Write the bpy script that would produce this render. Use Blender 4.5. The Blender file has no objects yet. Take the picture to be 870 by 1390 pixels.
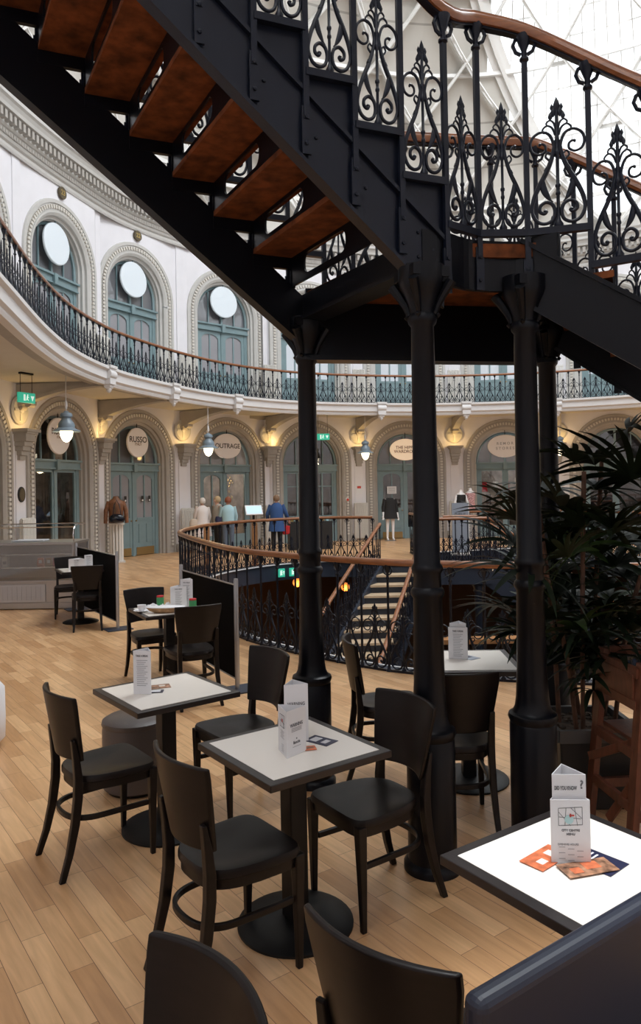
import bpy, bmesh, math, random
from mathutils import Vector, Matrix
from mathutils.geometry import tessellate_polygon
random.seed(7)
PI = math.pi
SC = bpy.context.scene
COL = SC.collection

# ------------------------------------------------------------ camera, world, lights
cam_d = bpy.data.cameras.new('camera'); cam = bpy.data.objects.new('camera', cam_d); COL.objects.link(cam)
F, ROLL, PITCH, CH = 1005.0, 0.0178, 0.0115, 1.86
cam_d.sensor_fit = 'VERTICAL'; cam_d.sensor_height = 24.0; cam_d.lens = 24.0 * F / 1390.0
cam_d.shift_y = -45.0 / 1390.0
cam_d.clip_start = 0.05; cam_d.clip_end = 300
cam.matrix_world = Matrix.Translation((0, 0, CH)) @ Matrix.Rotation(PI / 2 + PITCH, 4, 'X') @ Matrix.Rotation(-ROLL, 4, 'Z')
SC.camera = cam
SC.view_settings.view_transform = 'Standard'
SC.view_settings.look = 'None'
SC.view_settings.gamma = 1.0
SC.view_settings.use_curve_mapping = False
SC.view_settings.exposure = 0.56
w = bpy.data.worlds.new('sky'); SC.world = w; w.use_nodes = True
w.node_tree.nodes['Background'].inputs[0].default_value = (0.93, 0.97, 1.0, 1)
w.node_tree.nodes['Background'].inputs[1].default_value = 1.45

def area_light(name, loc, target, size, power, color=(1, 1, 1), sy=None):
    l = bpy.data.lights.new(name, 'AREA'); l.energy = power; l.size = size; l.color = color
    if sy: l.shape = 'RECTANGLE'; l.size_y = sy
    o = bpy.data.objects.new(name, l); COL.objects.link(o)
    o.location = loc
    o.rotation_euler = (Vector(target) - Vector(loc)).to_track_quat('-Z', 'Y').to_euler()
    return o
area_light('roof_daylight', (6, 13, 18.5), (4.5, 17, 0), 9, 1300, (0.95, 0.98, 1.0))
area_light('near_table_fill', (-.5, 1.2, 9.4), (-.5, 3.2, 0), 5, 120, (0.97, 0.98, 1.0))  # added fill lamp that brightens the near tables
sp = bpy.data.lights.new('table_fill_spot', 'SPOT'); sp.energy = 2000; sp.spot_size = math.radians(13); sp.spot_blend = .6; sp.shadow_soft_size = .25; sp.color = (0.95, 0.98, 1.0)  # added spot lamp that whitens the bottom-right table top
spo = bpy.data.objects.new('table_fill_spot', sp); COL.objects.link(spo); spo.location = (1.3, 2.5, 9.8)
spo.rotation_euler = (Vector((.95, 2.1, .75)) - spo.location).to_track_quat('-Z', 'Y').to_euler()

# ------------------------------------------------------------ helpers
def tag(o, label=None, cat=None, group=None, kind=None):
    if label: o['label'] = label
    if cat: o['category'] = cat
    if group: o['group'] = group
    if kind: o['kind'] = kind
    return o
def empty(name, loc=(0, 0, 0), rz=0.0, label=None, cat=None, group=None, kind=None, parent=None):
    o = bpy.data.objects.new(name, None); COL.objects.link(o)
    o.empty_display_size = 0.1
    o.location = loc; o.rotation_euler = (0, 0, rz)
    if parent: o.parent = parent
    return tag(o, label, cat, group, kind)
def link(name, me, parent=None, loc=(0, 0, 0), rz=0.0):
    o = bpy.data.objects.new(name, me); COL.objects.link(o)
    o.location = loc; o.rotation_euler = (0, 0, rz)
    if parent: o.parent = parent
    return o
def copy_tree(o, parent=None):
    c = o.copy(); COL.objects.link(c)
    if parent: c.parent = parent
    for ch in list(o.children):
        copy_tree(ch, c)
    return c

class MB:
    def __init__(s): s.v = []; s.f = []; s.s = []
    def add(s, vs, fs, smooth=False, M=None):
        b = len(s.v)
        for p in vs:
            p = Vector(p)
            if M is not None: p = M @ p
            s.v.append(p)
        for f in fs:
            s.f.append([b + i for i in f]); s.s.append(smooth)
        return s
    def box(s, c, d, M=None, rz=0.0, taper=1.0):
        x, y, z = d[0] / 2, d[1] / 2, d[2] / 2
        R = Matrix.Translation(c) @ Matrix.Rotation(rz, 4, 'Z')
        if M is not None: R = M @ R
        t = taper
        vs = [(-x, -y, -z), (x, -y, -z), (x, y, -z), (-x, y, -z), (-x * t, -y * t, z), (x * t, -y * t, z), (x * t, y * t, z), (-x * t, y * t, z)]
        return s.add(vs, [(3, 2, 1, 0), (4, 5, 6, 7), (0, 1, 5, 4), (1, 2, 6, 5), (2, 3, 7, 6), (3, 0, 4, 7)], False, R)
    def bar(s, a, b, wd, ht, up=(0, 0, 1)):
        a = Vector(a); b = Vector(b); d = (b - a); L = d.length; d.normalize()
        u = Vector(up); sd = d.cross(u)
        if sd.length < 1e-4: sd = d.cross(Vector((1, 0, 0)))
        sd.normalize(); u = sd.cross(d)
        M = Matrix(((sd.x, d.x, u.x, 0), (sd.y, d.y, u.y, 0), (sd.z, d.z, u.z, 0), (0, 0, 0, 1)))
        M = Matrix.Translation((a + b) / 2) @ M
        return s.box((0, 0, 0), (wd, L, ht), M)
    def tube(s, pts, r, n=8, closed=False, flat=1.0, cap=True, M=None):
        P = [Vector(p) for p in pts]; k = len(P)
        R = r if isinstance(r, (list, tuple)) else [r] * k
        T = []
        for i in range(k):
            if closed: t = P[(i + 1) % k] - P[i - 1]
            else: t = P[min(i + 1, k - 1)] - P[max(i - 1, 0)]
            T.append(t.normalized() if t.length > 1e-9 else Vector((0, 0, 1)))
        ref = Vector((0, 1, 0)) if abs(T[0].y) < .9 else Vector((1, 0, 0))
        N = (ref - T[0] * ref.dot(T[0])).normalized()
        vs = []
        for i in range(k):
            N = N - T[i] * N.dot(T[i])
            N = N.normalized() if N.length > 1e-6 else Vector((1, 0, 0))
            B = T[i].cross(N)
            for j in range(n):
                a = 2 * PI * j / n
                vs.append(P[i] + N * (math.cos(a) * R[i] * flat) + B * (math.sin(a) * R[i]))
        fs = []
        for i in range(k if closed else k - 1):
            i2 = (i + 1) % k
            for j in range(n):
                j2 = (j + 1) % n
                fs.append((i * n + j, i * n + j2, i2 * n + j2, i2 * n + j))
        s.add(vs, fs, True, M)
        if cap and not closed:
            b = len(s.v) - len(vs)
            s.f.append([b + j for j in range(n)][::-1]); s.s.append(False)
            s.f.append([b + (k - 1) * n + j for j in range(n)]); s.s.append(False)
        return s
    def lathe(s, prof, n=20, c=(0, 0, 0), M=None, sx=1.0, sy=1.0, smooth=True):
        vs = []; fs = []; k = len(prof)
        for (r, z) in prof:
            for j in range(n):
                a = 2 * PI * j / n
                vs.append((c[0] + r * sx * math.cos(a), c[1] + r * sy * math.sin(a), c[2] + z))
        for i in range(k - 1):
            for j in range(n):
                j2 = (j + 1) % n
                fs.append((i * n + j, i * n + j2, (i + 1) * n + j2, (i + 1) * n + j))
        fs.append(tuple(range(n))[::-1]); fs.append(tuple((k - 1) * n + j for j in range(n)))
        return s.add(vs, fs, smooth, M)
    def sweep(s, prof, path, closed=False, smooth=False, nrm=None):
        # prof: (n, z) ; n to the right of travel; path: (x, y, z)
        P = [Vector(p) for p in path]; k = len(P); m = len(prof); vs = []
        for i in range(k):
            if closed: t = P[(i + 1) % k] - P[i - 1]
            else: t = P[min(i + 1, k - 1)] - P[max(i - 1, 0)]
            if nrm: N = Vector(nrm[i])
            else:
                N = Vector((t.y, -t.x, 0))
                N = N.normalized() if N.length > 1e-8 else Vector((1, 0, 0))
            for (a, z) in prof: vs.append(P[i] + N * a + Vector((0, 0, z)))
        fs = []
        for i in range(k if closed else k - 1):
            i2 = (i + 1) % k
            for j in range(m):
                j2 = (j + 1) % m
                fs.append((i * m + j, i2 * m + j, i2 * m + j2, i * m + j2))
        if not closed:
            fs.append(tuple(range(m))); fs.append(tuple((k - 1) * m + j for j in range(m))[::-1])
        return s.add(vs, fs, smooth)
    def prism(s, poly, a, b, axis='z', M=None):
        # poly 2D; axis z: (x,y) ; axis y: (x,z) extruded along y
        n = len(poly)
        def p3(p, t):
            return (p[0], p[1], t) if axis == 'z' else ((p[0], t, p[1]) if axis == 'y' else (t, p[0], p[1]))
        vs = [p3(p, a) for p in poly] + [p3(p, b) for p in poly]
        fs = [tuple(range(n)), tuple(range(n, 2 * n))[::-1]]
        fs += [(i, i + n, (i + 1) % n + n, (i + 1) % n) for i in range(n)]
        return s.add(vs, fs, False, M)
    def arch_panel(s, W, z0, zt, r, zs, y0, y1, M=None, seg=20, xoff=0, cx=0, zb=None):
        # slab between y0 and y1 spanning x in [-W0,W1] with an arched hole
        W0, W1 = (W if isinstance(W, tuple) else (W, W))
        arc = [(cx - r * math.cos(PI * i / seg), zs + r * math.sin(PI * i / seg)) for i in range(seg + 1)]
        for y in (y0, y1):
            vs = []; fs = []
            for (x, z) in arc: vs += [(x, y, z), (x, y, zt)]
            for i in range(seg): fs.append((2 * i, 2 * i + 2, 2 * i + 3, 2 * i + 1))
            s.add(vs, fs, False, M)
            s.add([(-W0, y, z0), (cx - r, y, z0), (cx - r, y, zs), (cx - r, y, zt), (-W0, y, zt)], [(0, 1, 2, 3, 4)], False, M)
            s.add([(cx + r, y, z0), (W1, y, z0), (W1, y, zt), (cx + r, y, zt), (cx + r, y, zs)], [(0, 1, 2, 3, 4)], False, M)
        hole = [(cx - r, z0)] + arc + [(cx + r, z0)]
        vs = []; fs = []
        for (x, z) in hole: vs += [(x, y0, z), (x, y1, z)]
        for i in range(len(hole) - 1): fs.append((2 * i, 2 * i + 1, 2 * i + 3, 2 * i + 2))
        s.add(vs, fs, False, M)
        out = [(-W0, z0), (-W0, zt), (W1, zt), (W1, z0)]
        vs = []; fs = []
        for (x, z) in out: vs += [(x, y0, z), (x, y1, z)]
        for i in range(3): fs.append((2 * i, 2 * i + 1, 2 * i + 3, 2 * i + 2))
        s.add(vs, fs, False, M)
        return s
    def mesh(s, name, mat=None):
        me = bpy.data.meshes.new(name)
        me.from_pydata([tuple(v) for v in s.v], [], s.f)
        me.polygons.foreach_set('use_smooth', s.s)
        if mat is not None:
            for m in (mat if isinstance(mat, (list, tuple)) else [mat]): me.materials.append(m)
        bm = bmesh.new(); bm.from_mesh(me)
        bmesh.ops.recalc_face_normals(bm, faces=bm.faces)
        bm.to_mesh(me); bm.free()
        me.update()
        if any(s.s): me.set_sharp_from_angle(angle=0.75)
        return me
    def build(s, name, mat=None, parent=None, loc=(0, 0, 0), rz=0.0, bevel=0.0, seg=2):
        o = link(name, s.mesh(name, mat), parent, loc, rz)
        if bevel:
            b = o.modifiers.new('bevel', 'BEVEL'); b.width = bevel; b.segments = seg; b.limit_method = 'ANGLE'; b.angle_limit = 0.7
            b.harden_normals = False
        return o

def text_mesh(body, size, mat, depth=0.0008, align='CENTER'):
    cu = bpy.data.curves.new('text', 'FONT'); cu.body = body; cu.size = size; cu.extrude = depth; cu.offset = .018 * size
    cu.align_x = align; cu.align_y = 'CENTER'
    to = bpy.data.objects.new('text', cu); COL.objects.link(to)
    dg = bpy.context.evaluated_depsgraph_get()
    me = bpy.data.meshes.new_from_object(to.evaluated_get(dg))
    COL.objects.unlink(to); bpy.data.objects.remove(to); bpy.data.curves.remove(cu)
    me.materials.clear(); me.materials.append(mat)
    return me
def text_obj(body, size, mat, parent, loc, rot=(PI / 2, 0, 0), name='lettering', sx=1.0, depth=0.0008):
    o = link(name, text_mesh(body, size, mat, depth), parent)
    o.location = loc; o.rotation_euler = rot; o.scale = (sx, 1, 1)
    return o

# ------------------------------------------------------------ materials
def mat(name, col, rough=0.6, metal=0.0, spec=0.5, var=0.0, scale=8.0, bump=0.0, emit=None, es=0.0, trans=0.0, coat=0.0, stretch=None, sheen=0.0):
    m = bpy.data.materials.new(name); m.use_nodes = True
    nt = m.node_tree; b = nt.nodes['Principled BSDF']
    b.inputs['Base Color'].default_value = (*col, 1)
    b.inputs['Roughness'].default_value = rough
    b.inputs['Metallic'].default_value = metal
    b.inputs['Specular IOR Level'].default_value = spec
    if coat: b.inputs['Coat Weight'].default_value = coat; b.inputs['Coat Roughness'].default_value = 0.15
    if trans: b.inputs['Transmission Weight'].default_value = trans
    if emit: b.inputs['Emission Color'].default_value = (*emit, 1); b.inputs['Emission Strength'].default_value = es
    if var or bump:
        tc = nt.nodes.new('ShaderNodeTexCoord'); mp = nt.nodes.new('ShaderNodeMapping')
        nz = nt.nodes.new('ShaderNodeTexNoise'); nz.inputs['Scale'].default_value = scale; nz.inputs['Detail'].default_value = 5
        nt.links.new(tc.outputs['Object'], mp.inputs[0]); nt.links.new(mp.outputs[0], nz.inputs[0])
        if stretch: mp.inputs['Scale'].default_value = stretch
        if var:
            cr = nt.nodes.new('ShaderNodeValToRGB')
            cr.color_ramp.elements[0].position = 0.3; cr.color_ramp.elements[1].position = 0.7
            cr.color_ramp.elements[0].color = (*[c * (1 - var) for c in col], 1)
            cr.color_ramp.elements[1].color = (*[min(1, c * (1 + var)) for c in col], 1)
            nt.links.new(nz.outputs[0], cr.inputs[0]); nt.links.new(cr.outputs[0], b.inputs['Base Color'])
        if bump:
            bp = nt.nodes.new('ShaderNodeBump'); bp.inputs['Strength'].default_value = bump; bp.inputs['Distance'].default_value = 0.01
            nt.links.new(nz.outputs[0], bp.inputs['Height']); nt.links.new(bp.outputs[0], b.inputs['Normal'])
    return m
def glass_mat(name, tint=(0.9, 0.95, 0.97), refl=0.12, rough=0.02, body=0.0, bodycol=(0.5, 0.5, 0.5)):
    m = bpy.data.materials.new(name); m.use_nodes = True; nt = m.node_tree
    for n in list(nt.nodes): nt.nodes.remove(n)
    out = nt.nodes.new('ShaderNodeOutputMaterial'); tr = nt.nodes.new('ShaderNodeBsdfTransparent'); gl = nt.nodes.new('ShaderNodeBsdfGlossy')
    tr.inputs[0].default_value = (*tint, 1); gl.inputs['Roughness'].default_value = rough; gl.inputs[0].default_value = (1, 1, 1, 1)
    mx = nt.nodes.new('ShaderNodeMixShader'); mx.inputs[0].default_value = refl
    nt.links.new(tr.outputs[0], mx.inputs[1]); nt.links.new(gl.outputs[0], mx.inputs[2])
    last = mx
    if body:
        df = nt.nodes.new('ShaderNodeBsdfDiffuse'); df.inputs[0].default_value = (*bodycol, 1)
        m2 = nt.nodes.new('ShaderNodeMixShader'); m2.inputs[0].default_value = body
        nt.links.new(mx.outputs[0], m2.inputs[1]); nt.links.new(df.outputs[0], m2.inputs[2]); last = m2
    nt.links.new(last.outputs[0], out.inputs[0])
    return m

def floor_mat():
    m = bpy.data.materials.new('oak_strip_floor'); m.use_nodes = True; nt = m.node_tree; b = nt.nodes['Principled BSDF']
    tc = nt.nodes.new('ShaderNodeTexCoord'); mp = nt.nodes.new('ShaderNodeMapping')
    mp.inputs['Rotation'].default_value = (0, 0, math.radians(-126))
    br = nt.nodes.new('ShaderNodeTexBrick'); br.offset = 0.37; br.offset_frequency = 2; br.squash_frequency = 3; br.squash = 1.25
    br.inputs['Scale'].default_value = 1.0; br.inputs['Brick Width'].default_value = 0.52; br.inputs['Row Height'].default_value = 0.098
    br.inputs['Mortar Size'].default_value = 0.0012; br.inputs['Mortar Smooth'].default_value = 0.2; br.inputs['Bias'].default_value = 0.0
    br.inputs['Color1'].default_value = (0.53, 0.295, 0.140, 1); br.inputs['Color2'].default_value = (0.76, 0.485, 0.260, 1)
    br.inputs['Mortar'].default_value = (0.13, 0.06, 0.03, 1)
    nt.links.new(tc.outputs['Object'], mp.inputs[0]); nt.links.new(mp.outputs[0], br.inputs[0])
    mp2 = nt.nodes.new('ShaderNodeMapping'); mp2.inputs['Scale'].default_value = (2.0, 22.0, 1)
    nt.links.new(mp.outputs[0], mp2.inputs[0])
    nz = nt.nodes.new('ShaderNodeTexNoise'); nz.inputs['Scale'].default_value = 1.6; nz.inputs['Detail'].default_value = 6; nz.inputs['Distortion'].default_value = 0.5
    nt.links.new(mp2.outputs[0], nz.inputs[0])
    cr = nt.nodes.new('ShaderNodeValToRGB'); cr.color_ramp.elements[0].position = 0.25; cr.color_ramp.elements[1].position = 0.8
    cr.color_ramp.elements[0].color = (0.82, 0.78, 0.73, 1); cr.color_ramp.elements[1].color = (1.12, 1.1, 1.08, 1)
    nt.links.new(nz.outputs[0], cr.inputs[0])
    mx = nt.nodes.new('ShaderNodeMixRGB'); mx.blend_type = 'MULTIPLY'; mx.inputs[0].default_value = 1.0
    nt.links.new(br.outputs[0], mx.inputs[1]); nt.links.new(cr.outputs[0], mx.inputs[2])
    nt.links.new(mx.outputs[0], b.inputs['Base Color'])
    b.inputs['Roughness'].default_value = 0.33; b.inputs['Specular IOR Level'].default_value = 0.6
    bp = nt.nodes.new('ShaderNodeBump'); bp.inputs['Strength'].default_value = 0.25; bp.inputs['Distance'].default_value = 0.002; bp.invert = True
    nt.links.new(br.outputs['Fac'], bp.inputs['Height']); nt.links.new(bp.outputs[0], b.inputs['Normal'])
    return m
def brick_lines(name, col, dark, bw, rh, mortar=0.006, rough=0.6, coord='Object'):
    m = bpy.data.materials.new(name); m.use_nodes = True; nt = m.node_tree; b = nt.nodes['Principled BSDF']
    tc = nt.nodes.new('ShaderNodeTexCoord'); br = nt.nodes.new('ShaderNodeTexBrick')
    br.inputs['Scale'].default_value = 1; br.inputs['Brick Width'].default_value = bw; br.inputs['Row Height'].default_value = rh
    br.inputs['Mortar Size'].default_value = mortar
    br.inputs['Color1'].default_value = (*col, 1); br.inputs['Color2'].default_value = (*[c * .93 for c in col], 1); br.inputs['Mortar'].default_value = (*dark, 1)
    nt.links.new(tc.outputs[coord], br.inputs[0]); nt.links.new(br.outputs[0], b.inputs['Base Color']); b.inputs['Roughness'].default_value = rough
    return m

M = {}
M['floor'] = floor_mat()
M['wall'] = mat('white_painted_wall', (0.80, 0.79, 0.83), 0.75, var=0.03, scale=2)
M['stone'] = mat('taupe_painted_stone', (0.40, 0.375, 0.345), 0.6, var=0.05, scale=4)
M['bead'] = mat('pale_painted_bead', (0.66, 0.63, 0.58), 0.55)
M['stone_lt'] = mat('pale_painted_stone', (0.56, 0.55, 0.53), 0.6, var=0.04, scale=4)
M['cream'] = mat('cream_painted_plaster', (0.66, 0.62, 0.54), 0.7, var=0.03, scale=3)
M['teal'] = mat('duck_egg_paint', (0.20, 0.29, 0.315), 0.45, var=0.05, scale=5)
M['fascia'] = mat('white_fascia_paint', (0.74, 0.73, 0.73), 0.55)
M['radiator'] = mat('radiator_enamel', (0.70, 0.68, 0.64), 0.4)
M['iron'] = mat('black_painted_iron', (0.0028, 0.0035, 0.006), 0.34, spec=0.22, bump=0.05, scale=60)
M['iron_blue'] = mat('navy_painted_iron', (0.0055, 0.008, 0.017), 0.33, spec=0.3, bump=0.05, scale=50)
M['rail'] = mat('varnished_mahogany', (0.25, 0.090, 0.031), 0.28, coat=0.3, var=0.3, scale=6, stretch=(1, 1, 8))
M['tread_under'] = mat('rusty_brown_tread', (0.135, 0.040, 0.012), 0.8, var=0.55, scale=11, bump=0.2, spec=0.2)
M['tread'] = mat('pale_wood_tread', (0.60, 0.45, 0.30), 0.5, var=0.1, scale=9)
M['chair'] = mat('espresso_stained_beech', (0.008, 0.0054, 0.005), 0.36, spec=0.26, var=0.3, scale=7, stretch=(1, 1, 6))
M['chair_edge'] = mat('sky_sheen_edge', (0.075, 0.055, 0.06), 0.4)  # plum tone is sky reflection put into the colour, left unassigned
M['table_edge'] = mat('dark_table_edging', (0.016, 0.012, 0.012), 0.35, var=0.15, scale=12)
M['laminate'] = mat('cream_laminate', (0.88, 0.83, 0.76), 0.22, spec=0.55)
M['blackmetal'] = mat('black_powder_coat', (0.005, 0.005, 0.006), 0.45, spec=0.3)
M['leather'] = mat('taupe_leather', (0.085, 0.070, 0.066), 0.42, bump=0.1, scale=90)
M['steel'] = mat('brushed_steel', (0.42, 0.43, 0.45), 0.32, metal=0.9)
M['chrome'] = mat('chrome', (0.75, 0.75, 0.76), 0.15, metal=1.0)
M['banner'] = mat('black_canvas', (0.003, 0.003, 0.0035), 0.9, spec=0.1)
M['banner_blue'] = mat('midnight_blue_leather', (0.010, 0.014, 0.030), 0.4)
M['paper'] = mat('white_card', (0.80, 0.80, 0.82), 0.55)
M['paper2'] = mat('grey_card', (0.55, 0.55, 0.57), 0.55)
M['ink'] = mat('grey_ink', (0.16, 0.16, 0.17), 0.6)
M['inklt'] = mat('pale_ink', (0.38, 0.38, 0.40), 0.6)
M['red'] = mat('red_ink', (0.6, 0.06, 0.04), 0.5)
M['aqua'] = mat('aqua_ink', (0.45, 0.68, 0.70), 0.5)
M['navy'] = mat('navy_print', (0.02, 0.022, 0.06), 0.35)
M['orange'] = mat('orange_print', (0.65, 0.17, 0.07), 0.4, var=0.4, scale=30)
M['foodprint'] = mat('food_print', (0.33, 0.17, 0.10), 0.35, var=0.9, scale=35)
M['green'] = mat('green_print', (0.05, 0.28, 0.10), 0.4)
M['bread'] = mat('wicker_brown', (0.40, 0.24, 0.12), 0.7, var=0.3, scale=30)
M['leaf'] = mat('dark_palm_leaf', (0.006, 0.012, 0.004), 0.55, spec=0.22, var=0.5, scale=9)
M['leaf2'] = mat('fresh_palm_leaf', (0.022, 0.042, 0.008), 0.5, spec=0.3, var=0.4, scale=9)
M['cane'] = mat('brown_cane', (0.10, 0.045, 0.025), 0.7, var=0.4, scale=20)
M['soil'] = mat('bark_chips', (0.10, 0.07, 0.05), 0.9, var=0.6, scale=30, bump=0.6)
M['planter'] = mat('dark_planter', (0.012, 0.012, 0.013), 0.5)
M['planter_rim'] = mat('grey_planter_rim', (0.07, 0.07, 0.07), 0.5)
M['mahog'] = mat('red_brown_wood', (0.115, 0.036, 0.018), 0.4, var=0.35, scale=10, stretch=(3, 3, 1))
M['lampmetal'] = mat('grey_blue_lamp_enamel', (0.20, 0.26, 0.31), 0.35)
M['bulb'] = mat('glowing_lamp_glass', (1, 0.93, 0.8), 0.3, emit=(1.0, 0.86, 0.62), es=2.2)
M['orb'] = mat('orange_glowing_globe', (1, 0.4, 0.1), 0.3, emit=(1.0, 0.36, 0.10), es=0.35)
M['disc'] = mat('pale_blue_disc', (0.80, 0.88, 0.95), 0.35)
M['signwhite'] = mat('white_sign', (0.86, 0.83, 0.84), 0.3)
M['signlit'] = mat('backlit_sign_face', (0.85, 0.75, 0.62), 0.35, emit=(1.0, 0.72, 0.48), es=0.25)
M['brown_ink'] = mat('brown_lettering', (0.22, 0.12, 0.06), 0.5)
M['dark_ink'] = mat('charcoal_lettering', (0.06, 0.05, 0.05), 0.5)
M['exitgreen'] = mat('exit_sign_green', (0.03, 0.42, 0.27), 0.4, emit=(0.05, 0.55, 0.36), es=0.35)
M['exitwhite'] = mat('exit_sign_white', (0.85, 0.95, 0.9), 0.4, emit=(0.8, 1.0, 0.9), es=0.4)
M['glass'] = glass_mat('window_glass', (0.72, 0.78, 0.80), 0.14)
M['glass_curtain'] = glass_mat('curtained_glass', (0.7, 0.75, 0.8), 0.12, 0.03, 0.62, (0.50, 0.50, 0.54))
M['glass_bright'] = glass_mat('bright_glass', (0.8, 0.85, 0.9), 0.2, 0.05, 0.8, (0.86, 0.92, 1.0))  # blown-out brightness of these panes put into the pale body colour
M['glass_fan'] = glass_mat('fanlight_glass', (0.6, 0.65, 0.7), 0.14, 0.03, 0.45, (0.33, 0.34, 0.37))
M['glass_clear'] = glass_mat('clear_glass', (0.93, 0.96, 0.97), 0.06)
M['glass_milky'] = glass_mat('milky_cabinet_glass', (0.85, 0.85, 0.83), 0.12, 0.05, 0.12, (0.45, 0.43, 0.40))
M['roofglass'] = glass_mat('roof_glass', (0.97, 0.99, 1.0), 0.03)
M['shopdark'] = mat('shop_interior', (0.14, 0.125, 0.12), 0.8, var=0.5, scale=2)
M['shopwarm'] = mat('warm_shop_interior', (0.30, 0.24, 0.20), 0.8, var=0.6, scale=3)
M['basement'] = mat('basement_wall', (0.10, 0.055, 0.03), 0.8, var=0.5, scale=0.7)
M['basefloor'] = mat('basement_floor', (0.10, 0.075, 0.055), 0.6, var=0.3, scale=1)
M['slab'] = mat('navy_slab_edge', (0.022, 0.030, 0.050), 0.45)
M['dome'] = brick_lines('dome_boarding', (0.62, 0.595, 0.55), (0.38, 0.36, 0.33), 900, 0.9, 0.02, coord='UV')
M['truss'] = mat('white_truss_paint', (0.80, 0.79, 0.77), 0.5)
M['skin'] = mat('skin', (0.55, 0.33, 0.25), 0.5)
M['mannequin'] = mat('white_mannequin', (0.85, 0.84, 0.86), 0.35)
M['black_cloth'] = mat('black_cloth', (0.012, 0.012, 0.014), 0.8)
M['cloth_white'] = mat('white_coat_cloth', (0.72, 0.66, 0.64), 0.85)
M['cloth_grey'] = mat('grey_green_cloth', (0.32, 0.29, 0.25), 0.85)
M['cloth_cyan'] = mat('pale_blue_knit', (0.36, 0.55, 0.62), 0.85)
M['cloth_blue'] = mat('royal_blue_coat', (0.025, 0.075, 0.22), 0.8)
M['jean'] = mat('grey_blue_denim', (0.10, 0.13, 0.18), 0.85)
M['hair_white'] = mat('white_hair', (0.62, 0.56, 0.52), 0.7)
M['hair_blond'] = mat('fair_hair', (0.42, 0.30, 0.17), 0.7)
M['hair_red'] = mat('auburn_hair', (0.22, 0.07, 0.035), 0.7)
M['hair_brown'] = mat('brown_hair', (0.20, 0.12, 0.07), 0.7)
M['tanjacket'] = mat('tan_leather', (0.19, 0.075, 0.03), 0.5, var=0.3, scale=12)
M['bag'] = mat('glossy_black_leather', (0.006, 0.008, 0.015), 0.12)
M['beigebag'] = mat('beige_leather', (0.55, 0.46, 0.38), 0.5)
M['redcloth'] = mat('red_cloth', (0.45, 0.015, 0.02), 0.7)
M['gold'] = mat('gold_glitter', (0.55, 0.36, 0.12), 0.35, metal=0.6)
M['screen'] = mat('lit_display_panel', (0.3, 0.45, 0.6), 0.3, emit=(0.45, 0.62, 0.8), es=0.5)
M['woodpost'] = mat('honey_wood', (0.38, 0.18, 0.07), 0.45, var=0.2, scale=8)
M['roundel'] = mat('bronze_roundel', (0.11, 0.085, 0.05), 0.45, metal=0.2)
M['roundelgold'] = mat('gilt_numerals', (0.5, 0.36, 0.12), 0.4, metal=0.5)
M['brass'] = mat('kick_plate_brass', (0.33, 0.22, 0.09), 0.4, metal=0.5)
M['poster'] = mat('grey_blue_poster', (0.30, 0.33, 0.39), 0.5)
M['scarlet'] = mat('floral_print', (0.55, 0.30, 0.30), 0.7, var=0.9, scale=40)

# ------------------------------------------------------------ plan curves
def catmull(pts, closed=False, k=14):
    P = [Vector(p) for p in pts]; n = len(P); out = []
    rng = range(n if closed else n - 1)
    for i in rng:
        p0 = P[(i - 1) % n] if closed or i > 0 else P[0] * 2 - P[1]
        p1 = P[i]; p2 = P[(i + 1) % n]
        p3 = P[(i + 2) % n] if closed or i + 2 < n else P[-1] * 2 - P[-2]
        for j in range(k):
            t = j / k
            out.append(0.5 * ((2 * p1) + (p2 - p0) * t + (2 * p0 - 5 * p1 + 4 * p2 - p3) * t * t + (3 * p1 - p0 - 3 * p2 + p3) * t ** 3))
    if not closed: out.append(P[-1].copy())
    return out
def resample(path, step=None, n=None):
    L = [0.0]
    for i in range(1, len(path)): L.append(L[-1] + (path[i] - path[i - 1]).length)
    if n is None: n = max(1, round(L[-1] / step))
    out = []; j = 0
    for i in range(n + 1):
        d = L[-1] * i / n
        while j < len(L) - 2 and L[j + 1] < d: j += 1
        t = (d - L[j]) / max(1e-9, L[j + 1] - L[j])
        out.append(path[j].lerp(path[j + 1], max(0, min(1, t))))
    return out
ARCH = [(-7.10, 14.5), (-6.45, 17.9), (-5.36, 21.08), (-3.12, 23.85), (-0.38, 25.35), (2.98, 26.35), (6.56, 26.3), (10.0, 25.1), (12.95, 23.2)]
BACK = [(15.2, 20.4), (16.3, 16.5), (16.1, 12.0), (14.6, 7.5), (12.0, 3.6), (8.5, 0.4), (4.5, -1.8), (0.5, -2.6), (-3.0, -1.5), (-5.3, 1.2), (-6.5, 4.3), (-7.1, 7.6), (-7.3, 11.0)]
ring = catmull([Vector((x, y, 0)) for x, y in ARCH + BACK], True, 12)
CEN = Vector((4.4, 12.2, 0))
ANG = {1: 75, 2: 60, 3: 43, 4: 24, 5: 8}
def arch_frame(i):
    n = 12; j = i * n
    t = (ring[(j + 1) % len(ring)] - ring[j - 1]).normalized()
    if i in ANG: t = Vector((math.cos(math.radians(ANG[i])), math.sin(math.radians(ANG[i])), 0))
    return Vector((*ARCH[i], 0)), t, Vector((t.y, -t.x, 0)), math.atan2(t.y, t.x)
FR = [arch_frame(i) for i in range(len(ARCH))]
HW = 1.47
def edge_l(i): return FR[i][0] + FR[i][2] * .30 - FR[i][1] * HW
def edge_r(i): return FR[i][0] + FR[i][2] * .30 + FR[i][1] * HW
KINK = [(edge_r(i) + edge_l(i + 1)) / 2 for i in range(len(ARCH) - 1)]
def offset_ring(path, d):
    out = []
    n = len(path)
    for i in range(n):
        t = path[(i + 1) % n] - path[i - 1]; t.normalize()
        out.append(path[i] + Vector((t.y, -t.x, 0)) * d)
    return out

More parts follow.
